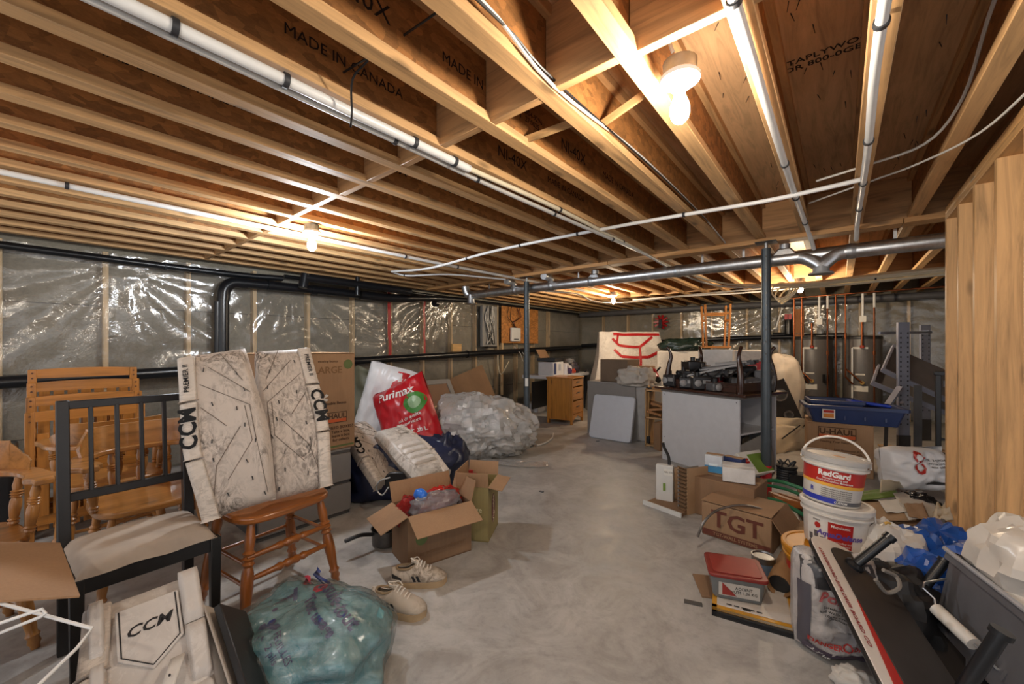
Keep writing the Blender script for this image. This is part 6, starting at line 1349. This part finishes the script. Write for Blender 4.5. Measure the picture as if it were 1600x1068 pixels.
simple_box('tissue_box', 'pale tissue box with blue stripe at the left end of the carton', 'box', CM, (-.13, .06, .285), (.12, .12, .13), plain('#c7ccd2', .5), .2, ((0, .03, .12, .05, plain('#3f86b5', .4)), (0, .06, .06, .02, plain('#d8e4ea', .5))))
simple_box('snack_pack', 'small dark blue and red pack behind the white pack', 'box', CM, (-.01, .12, .285), (.13, .08, .12), M_navb, -.1, ((0, .06, .1, .04, M_redp),))
q = fl(atd(1190, 740, 3.25)); t = thing('seed_box', 'green and white printed box with red letter leaning behind the white pack', 'box'); t.matrix_world = frame_from(q+Vector((0, 0, .20)), Vector((-.35, .2, .42)), RT+Vector((0, 0, -.35)))
MB().box((0, 0, .1), (.26, .05, .2)).build('box_body', M_paper, t, bevel=.003); MB().box((.04, -.027, .09), (.17, .004, .16)).build('green_print', M_flyer, t); text('E', t, .09, M_redp, on_front(-.09, -.029, .1), bold=.06)
# plug of the far left white strip, corrugated packing and a white wall unit
q = atz(1038, 786); t = thing('wall_unit', 'thin white electrical unit standing on edge near the desk corner', 'appliance', (q.x, q.y, 0), radians(8))
MB().box((0, .03, .15), (.13, .06, .30)).build('housing', plain('#c9c8c4', .4, .04), t, bevel=.006); MB().box((.03, -.0015, .25), (.06, .003, .05)).build('rating_label', M_paper, t); text('ABL 230', t, .018, M_text, on_front(.03, -.0035, .25)); MB().box((0, -.0015, .13), (.02, .003, .06)).build('green_label', M_flyer, t); MB().tube(smoothpath([(.03, .04, .3), (.02, .06, .36), (-.02, .1, .42), (-.03, .1, .46)], 4), .012, 8).build('black_cable', M_black, t, smooth=True)
q = atz(1075, 806); t = thing('corrugated_packing', 'folded corrugated packing piece standing right of the white unit', 'packaging', (q.x, q.y, 0), radians(60))
MB().box((.11, .02, .17), (.2, .005, .34)).build('panel', M_cardC, t); MB().box((.1, .10, .16), (.2, .005, .32), None).build('panel', card('#8f8a84'), t)
z = []
for k in range(19): z.append((.0+(.03 if k % 2 else 0), .0+.005, .34*k/18))
MB().grid(lambda u, v: ((.022 if int(round(v*24)) % 2 else -.005), .02+.085*u, .34*v), 2, 25).build('zigzag_edge', card('#6d5238'), t, solid=.006)
q = atz(1030, 795); t = thing('foam_strip', 'flat cardboard tray with white front strip on the floor by the desk', 'packaging', (q.x, q.y, 0), radians(-14))
MB().box((.03, .1, .012), (.3, .22, .02)).build('tray', M_cardB, t); MB().box((.03, -.015, .018), (.32, .012, .034)).build('white_strip', plain('#c9c8c4', .5), t)
o = blob('paper_bag', M_cardC, None, (.16, .12, .24), 6, 24, 16, .12, 3, .08, 5, .3); o.location = atz(1055, 778); tag(o, 'crumpled brown paper bag between white unit and corrugated packing', 'bag')
# ---- hoses
M_hose = plain('#2f7a55', .35, .15); M_hoseg = steel('#8d8680', .45)
pipe('garden_hose', 'upper green garden hose looping from desk to buckets', 'hose', [atd(1145, 735, 3.3), atd(1180, 750, 3.15), atd(1215, 751, 3.0), atd(1262, 766, 2.85)], .014, M_hose, (), 8)
pipe('garden_hose', 'lower green garden hose running under the first one', 'hose', [atd(1158, 762, 3.05), atd(1185, 776, 2.95), atd(1215, 782, 2.85), atd(1240, 795, 2.75), atd(1262, 808, 2.7)], .014, M_hose, (), 8)
pipe('garden_hose', 'middle green garden hose between the other two', 'hose', [atd(1195, 757, 3.1), atd(1225, 763, 2.98), atd(1262, 776, 2.85)], .012, M_hose, (), 8)
pipe('braided_hose', 'braided grey supply hose arched over the lettered carton', 'hose', [atd(1090, 838, 2.42), atd(1100, 815, 2.42), atd(1120, 797, 2.45), atd(1155, 789, 2.5), atd(1190, 795, 2.5), atd(1212, 812, 2.5), atd(1233, 832, 2.52)], .0075, M_hoseg, (), 8)
pipe('braided_hose', 'second braided hose crossing behind the lettered carton', 'hose', [atd(1172, 772, 2.85), atd(1180, 790, 2.75), atd(1200, 808, 2.65), atd(1222, 822, 2.6), atd(1236, 833, 2.6)], .011, M_hoseg, [atd(1205, 810, 2.65), atd(1230, 830, 2.6)], 8)
pipe('braided_hose', 'thin dark hose beside the second braided hose', 'hose', [atd(1186, 775, 2.85), atd(1195, 792, 2.75), atd(1212, 805, 2.7), atd(1228, 826, 2.6)], .006, M_gm, (), 6)
o = bx('wood_offcut', (0, 0, 0), (.26, .14, .05), wood('#a05f2c', 0), None, .006); o.location = atd(1236, 792, 2.9); o.rotation_euler = (0, .1, .4); o.location.z = .12; tag(o, 'orange-brown wood block lying beneath the green hoses', 'wood')
t = simple_box('carton', 'brown carton below the hoses left of the bucket stack', 'box', T((-.14, 3.12, 0)) @ RZ(.2), (0, 0, 0), (.2, .3, .09), M_cardA)
# ---- frames, red lidded container, can, tube
FP = Vector((-.455, 2.01, 0)); aP = radians(10); PM = T(FP) @ RZ(aP)
def flatpanel(name, label, cat, x, y, z, w, d, h, m, rz=0, trim=None):
    t = put(thing(name, label, cat), PM, (x, y, z), rz)
    MB().box((w/2, d/2, h/2), (w, d, h)).build('panel', m, t, bevel=.002, seg=1)
    if trim:
        for a, b, c, e in ((0, 0, w, .02), (0, d-.02, w, .02), (0, 0, .02, d), (w-.02, 0, .02, d)): MB().box((a+c/2, b+e/2, h/2+.001), (c, e, h+.002)).build('trim', trim, t)
    return t
flatpanel('picture_frame', 'black framed board at the bottom of the floor stack', 'frame', 0, 0, 0, .34, .42, .022, plain('#6a6864', .5), 0, plain('#26272a', .4))
flatpanel('picture_frame', 'yellow edged board lying on the black framed one', 'frame', .0, .01, .023, .335, .40, .014, plain('#cbbfa8', .6), .02, plain('#c08a2a', .4))
t = flatpanel('document', 'white printed sheet on top of the yellow edged board', 'paper', .02, .03, .038, .29, .34, .004, plain('#bfb8b0', .5), .02)
for k in range(5): MB().box((.05+.03*k, .02, .005), (.022, .008, .001)).build('print_block', M_text, t)
MB().box((.12, .015, .005), (.03, .02, .001)).build('print_block', M_text, t)
flatpanel('cardboard_sheet', 'brown cardboard scrap under the left side of the frames', 'cardboard', -.05, .12, 0, .09, .2, .01, M_cardB, .3)
o = MB().box((0, 0, .002), (.08, .03, .004)).build('tape_scrap', plain('#4c4a48', .6), None); o.location = atz(1083, 942); o.rotation_euler = (0, 0, .3); tag(o, 'dark strip of tape stuck on the floor left of the frames', 'tape')
o = flatpanel('envelope', 'white envelope with yellow print behind the red lidded container', 'paper', .06, .36, .038, .2, .1, .006, M_paper, .1); MB().box((.05, .05, .007), (.03, .06, .002)).build('yellow_print', M_yl, o)
CT = T((-.475, 2.075, .044)) @ RZ(radians(20)); t = thing('food_container', 'clear grey plastic container with a dark red lid on the frames', 'container'); t.matrix_world = CT
def tubmesh(w, d, h, tap, z0=0):
    def ring(sx, z): 
        pts = []
        for cx, cy, a_ in ((1, 1, 0), (-1, 1, 90), (-1, -1, 180), (1, -1, 270)):
            for k in range(5):
                a = radians(a_+22.5*k); r = .025; pts.append((cx*(w/2*sx-r)+r*cos(a), cy*(d/2*sx-r)+r*sin(a), z))
        return pts
    R = [ring(tap, z0), ring(1, z0+h)]; n = 20; vs = R[0]+R[1]; fs = [(k, (k+1) % n, (k+1) % n+n, k+n) for k in range(n)]+[tuple(reversed(range(n))), tuple(n+k for k in range(n))]
    return MB().add(vs, fs, T((w/2, d/2, 0)))
tubmesh(.235, .20, .105, .88).build('container_body', plain('#6b6e6e', .25, .15), t, bevel=.003)
tubmesh(.252, .217, .016, 1.0, .103).build('lid', plain('#7c2620', .4, .12), t, bevel=.004).location = (-.0085, -.0085, 0)
tubmesh(.21, .175, .004, 1.0, .119).build('lid_panel', plain('#8a2c24', .45, .12), t, bevel=.002).location = (.0125, .0125, 0)
MB().box((.12, .0045, .05), (.17, .004, .06), None).build('label_sticker', plain('#b5b0a8', .5), t); MB().add([(.05, .001, .025), (.11, .001, .025), (.05, .001, .08)], [(0, 1, 2)]).build('label_print', plain('#8a2a24', .5), t, solid=.002); text('ACCENT\nNUTS 1.36 KG', t, .018, M_text, on_front(.14, .0015, .052))
t = thing('paint_can', 'small steel paint can with blue label behind the container', 'can', (-.31, 2.47, 0)); MB().lathe([(.054, 0), (.055, .004), (.055, .135), (.057, .138), (.057, .142), (.05, .14), (.048, .134), (0, .134)], 28).build('can_body', steel('#9c9d9f', .35), t, smooth=True); MB().lathe([(.0556, .02), (.0556, .11)], 28).build('paper_label', plain('#5f7287', .5, .2), t, smooth=True)
tp, tq = atz(1217, 915, .085), atz(1246, 848, .075); t = thing('cardboard_tube', 'open brown cardboard tube lying between can and yellow pail', 'tube', (0, 0, 0)); tq = tp+(tq-tp).normalized()*.34
MB().tube([tp, tq], .05, 24, cap=False).build('tube_wall', card('#8a653f'), t, smooth=True, solid=.006); MB().tube([tp+(tq-tp)*.1, tp+(tq-tp)*.12], .045, 20).build('black_disc', M_black, t)  # black disc closes the tube a little inside its open end
# ---- grout sack
t, on = sack('grout_sack', 'crumpled grey and white grout sack with black print standing in front', .285, .40, .2, frame_from((-.02, 2.09, 0), (.0, .03, 1), RT*.95-VW*.25), scuffed('#b3adaa', '#4a4648', .35, .35, (4, 4, 4)), 12, .035)
patch(t, on, -.135, .135, .29, .385, plain('#3b3a3d', .3, .5, 20, 0, .4)); patch(t, on, -.14, -.115, .02, .3, plain('#4d4a52', .35)); patch(t, on, -.13, .13, .012, .05, plain('#4f4354', .4))
stext(t, on, 'Polyblend', .0, .265, .05, plain('#a05050', .5), 0, .03, shear=.3); stext(t, on, 'Sanded grout for floors\nand walls from 3 to 12 mm\ncoulis avec sable pour\nplanchers et murs', .0, .2, .017, M_text, 0, .01)
patch(t, on, -.05, .03, .09, .13, plain('#8f8a8a', .5)); stext(t, on, 'DANGER', -.07, .078, .026, M_redp, 0, .03); stext(t, on, 'DANGER', .075, .078, .026, M_redp, 0, .03); stext(t, on, 'O', .0, .08, .045, M_redp, 0, .02); stext(t, on, '22.7 kg', -.085, .03, .022, M_whitep, 0, .02); stext(t, on, '10 kg', .1, .03, .018, M_whitep)
# ---- board with pegs
top = atd(1312, 852, 1.66); low = atd(1447, 1085, 1.12); L = (low-top).length*1.25
Mb = frame_from(top+(low-top).normalized()*L, top-low, RT*.9-UP*.28+VW*.25); t = thing('wake_board', 'white rimmed board with black deck and red streak propped over the grout sack', 'board'); t.matrix_world = Mb
def outline(sc, n=20, L=L, w=.30):
    pts = []
    for k in range(n+1): a = pi*k/n; pts.append((w/2*sc*cos(a), L-.10+(.10-(1-sc)*.12)*sin(a)))
    for k in range(n+1): a = pi+pi*k/n; pts.append((w/2*sc*cos(a), .10+(.10-(1-sc)*.12)*sin(a)))
    return pts
MB().prism(outline(1), -.016, .0, RX(pi/2)).build('board_core', M_black, t, bevel=.006); MB().prism(outline(.985), 0, .004, RX(pi/2)).build('white_rim', plain('#cfc6bd', .35, .05), t, bevel=.001)
MB().prism([(x*.98+.035, z) for x, z in outline(.74)], .004, .009, RX(pi/2)).build('black_deck', plain('#2e2a29', .5, .2), t, bevel=.002)
MB().prism([(-.115, L*.08), (-.06, L*.08), (-.045, L*.4), (-.075, L*.56)], .004, .0065, RX(pi/2)).build('red_streak', M_redp, t)
text('LONGBOARD EXPLORER BOARD CO', t, .020, plain('#8a2a2a', .6), T((-.126, -.0065, L*.56)) @ RX(pi/2) @ RZ(radians(-90)), bold=.01, sx=1.25)
for x, z, dx_, ln in ((.0, L-.12, .05, .14),):
    MB().tube([(x, -.008, z), (x+dx_, -.02-ln, z+.05)], .017, 12).build('peg', M_abs, t, smooth=True); MB().tube([(x+dx_*.95, -.02-ln*.95, z+.047), (x+dx_*1.08, -.02-ln*1.08, z+.054)], .021, 12).build('peg_cap', M_abs, t, smooth=True); MB().lathe([(.03, 0), (.03, .01), (.02, .02)], 16, T((x, -.008, z)) @ RX(pi/2)).build('peg_base', M_abs, t, smooth=True)
# supports under the pile at the right edge
t = simple_box('carton', 'dark carton buried under the bags at the right edge', 'box', T((.20, 2.32, 0)) @ RZ(.15), (0, 0, 0), (.26, .36, .17), plain('#3a3029', .8), 0)
o = blob('black_jacket', plain('#1d1c1e', .6, .35, 12, 0, .4), None, (.26, .24, .22), 19, 36, 22, .16, 2.6, .1, 6, .4, auto=30); o.location = (.155, 2.16, .14); tag(o, 'black fabric heap lying against the white rimmed board', 'fabric')
o = MB().tube(smoothpath([atd(1368, 905, 1.42), atd(1385, 925, 1.42), atd(1405, 918, 1.42), atd(1400, 900, 1.45), atd(1380, 890, 1.45)], 4), .007, 6).build('grey_strap', plain('#77716a', .6), None, smooth=True); tag(o, 'loose grey strap loop on the black fabric heap', 'strap')
M_ikea = plain('#1f4f9e', .28, .25, 10, 0, .3)
o = blob('blue_shopping_bag', M_ikea, None, (.32, .40, .36), 27, 36, 22, .15, 2.4, .12, 7, .3, auto=24); o.location = (.36, 2.72, 0); tag(o, 'crumpled shiny blue shopping bag against the foot of the partition', 'bag')
btb = bvh_of(o)
o2 = blob('blue_shopping_bag', M_ikea, None, (.24, .24, .24), 29, 32, 20, .16, 2.6, .12, 7, .3, auto=24); o2.location = (.30, 2.33, .14); tag(o2, 'blue shopping bag bunched between black fabric and grey bin', 'bag')
t = thing('white_plastic_bag', 'white plastic bag with a blue band and yellow letters by the dark green bag', 'bag', (.17, 2.58, .05), YAW)
wb = blob('bag_body', plain('#c9c4bd', .3, .1, 10, 0, .3), t, (.34, .3, .34), 33, 34, 22, .13, 2.4, .09, 6, .3, lambda p: Vector((p.x*(1-.25*max(0, p.z)), p.y*(1-.25*max(0, p.z)), p.z)), auto=24)
bw = bvh_of(wb)
def wrapfront(bt):
    def f(c):
        h_ = bt.ray_cast(Vector((c.x, -1, c.y)), Vector((0, 1, 0))); return h_[0]+Vector((0, -.006, 0)) if h_[0] is not None else Vector((c.x, -.1, c.y))
    return f
wfn = wrapfront(bw)
MB().grid(lambda u, v: wfn(Vector((-.11+.24*u, .13+.06*v-.05*u*u, 0)))+Vector((0, .002, 0)), 16, 5).build('blue_band', M_ikea, t, smooth=True)
text('IKEA', t, .055, plain('#c9b23a', .4), T((.02, .15, 0)) @ RZ(-.15), wrap=wfn, ext=0, bold=.06, sx=1.3)
MB().tube(smoothpath([(-.03, 0, .33), (-.01, -.01, .36), (.02, 0, .35), (.0, .01, .33)], 4), .006, 6).build('knot', plain('#c7a24a', .5), t, smooth=True)
o = blob('white_plastic_bag', plain('#c4bdb4', .28, .1, 9, 0, .35), None, (.34, .34, .26), 37, 34, 22, .12, 2.2, .08, 5, .3, auto=24); o.location = (.53, 2.06, .40); tag(o, 'large translucent white plastic bag at the right edge behind the grey bin', 'bag')
# ---- grey bin with paint roller
M_bin = plain('#58585c', .35, .12)
MBn = frame_from((.455, 2.0, .165), (.278, .08, .957), (.28, -.96, 0))
t = tub('dark grey plastic bin tipped sideways at the right edge', MBn, .46, .32, .27, M_bin, tap=.88, name='plastic_bin', cat='bin')
MB().tube([(-.235, -.172, .274), (.235, -.172, .274)], .008, 8).build('clear_lip', plain('#9d9da0', .2), t, smooth=True)
MB().box((-.12, -.15, .06), (.09, .03, .05)).build('grip_recess', M_black, t)
t = simple_box('carton', 'dark box propping up the grey bin', 'box', T((.44, 1.93, 0)) @ RZ(1.3), (0, 0, 0), (.34, .22, .13), M_dk, 0, lid=M_dk)
ra, rb = atd(1462, 950, 1.40), atd(1522, 1006, 1.27); t = thing('paint_roller', 'white paint roller on a wire frame lying on the grey bin', 'paint roller', (0, 0, 0))
MB().tube([ra, ra+(rb-ra)*.02, rb], [.016, .021, .021], 14).build('roller_cover', M_wp, t, smooth=True); MB().tube([ra, atd(1460, 935, 1.42), atd(1442, 918, 1.44), atd(1445, 910, 1.45), atd(1478, 904, 1.47)], .0036, 6).build('wire_frame', M_galv, t, smooth=True); MB().tube(smoothpath([rb, atd(1540, 1022, 1.23), atd(1565, 1048, 1.2), atd(1625, 1050, 1.17)], 5), .0036, 6).build('wire_handle', M_galv, t, smooth=True)
o = thing('exercise_bar', 'black foam covered bar sticking up at the lower right corner', 'bar', (0, 0, 0)); pa, pb = atd(1490, 1100, 1.10), atd(1562, 992, 1.05); MB().tube([pa, pb], .018, 12).build('foam_grip', M_abs, o, smooth=True); MB().tube([pb, pb+(pb-pa).normalized()*.016], .024, 12).build('end_cap', M_abs, o, smooth=True); MB().tube([pa, (pa.x, pa.y, .0)], .015, 10).build('stem', M_abs, o, smooth=True)
o = thing('exercise_bar', 'short black bar poking out between blue bag and grey bin', 'bar', (0, 0, 0)); pa, pb = atd(1445, 915, 1.52), atd(1474, 878, 1.52); MB().tube([pa, pb], .017, 12).build('foam_grip', M_abs, o, smooth=True); MB().tube([pb, pb+(pb-pa).normalized()*.012], .021, 12).build('end_cap', M_abs, o, smooth=True); MB().tube([pa, (pa.x, pa.y, .2)], .012, 10).build('stem', M_abs, o, smooth=True)
o = blob('white_rag', plain('#bdb7af', .8, .15, 10, 0, .3), None, (.11, .10, .06), 51, 30, 18, .2, 3, .15, 5, .4); o.location = atz(1335, 1075, .0); tag(o, 'white rag on the floor at the bottom edge below the grout sack', 'rag')
# small floor bits
o = MB().tube(smoothpath([atz(838, 697)+Vector((0, 0, .012)), atz(850, 694)+Vector((0, 0, .012)), atz(862, 686)+Vector((0, 0, .012)), atz(864, 680)+Vector((0, 0, .03))], 5), .012, 8).build('white_cable', M_cableW, None, smooth=True); tag(o, 'short white cord lying on the floor by the taped jack post', 'cord')
for k, (px, py, lb) in enumerate(((846, 768, 'small dark scrap on the open floor near mid room'), (934, 689, 'small dark tape scrap on the floor before the folded table'))):
    o = MB().box((0, 0, .003), (.04, .02, .006)).build('floor_scrap', M_gm, None); o.location = atz(px, py); o.rotation_euler = (0, 0, k); tag(o, lb, 'scrap')
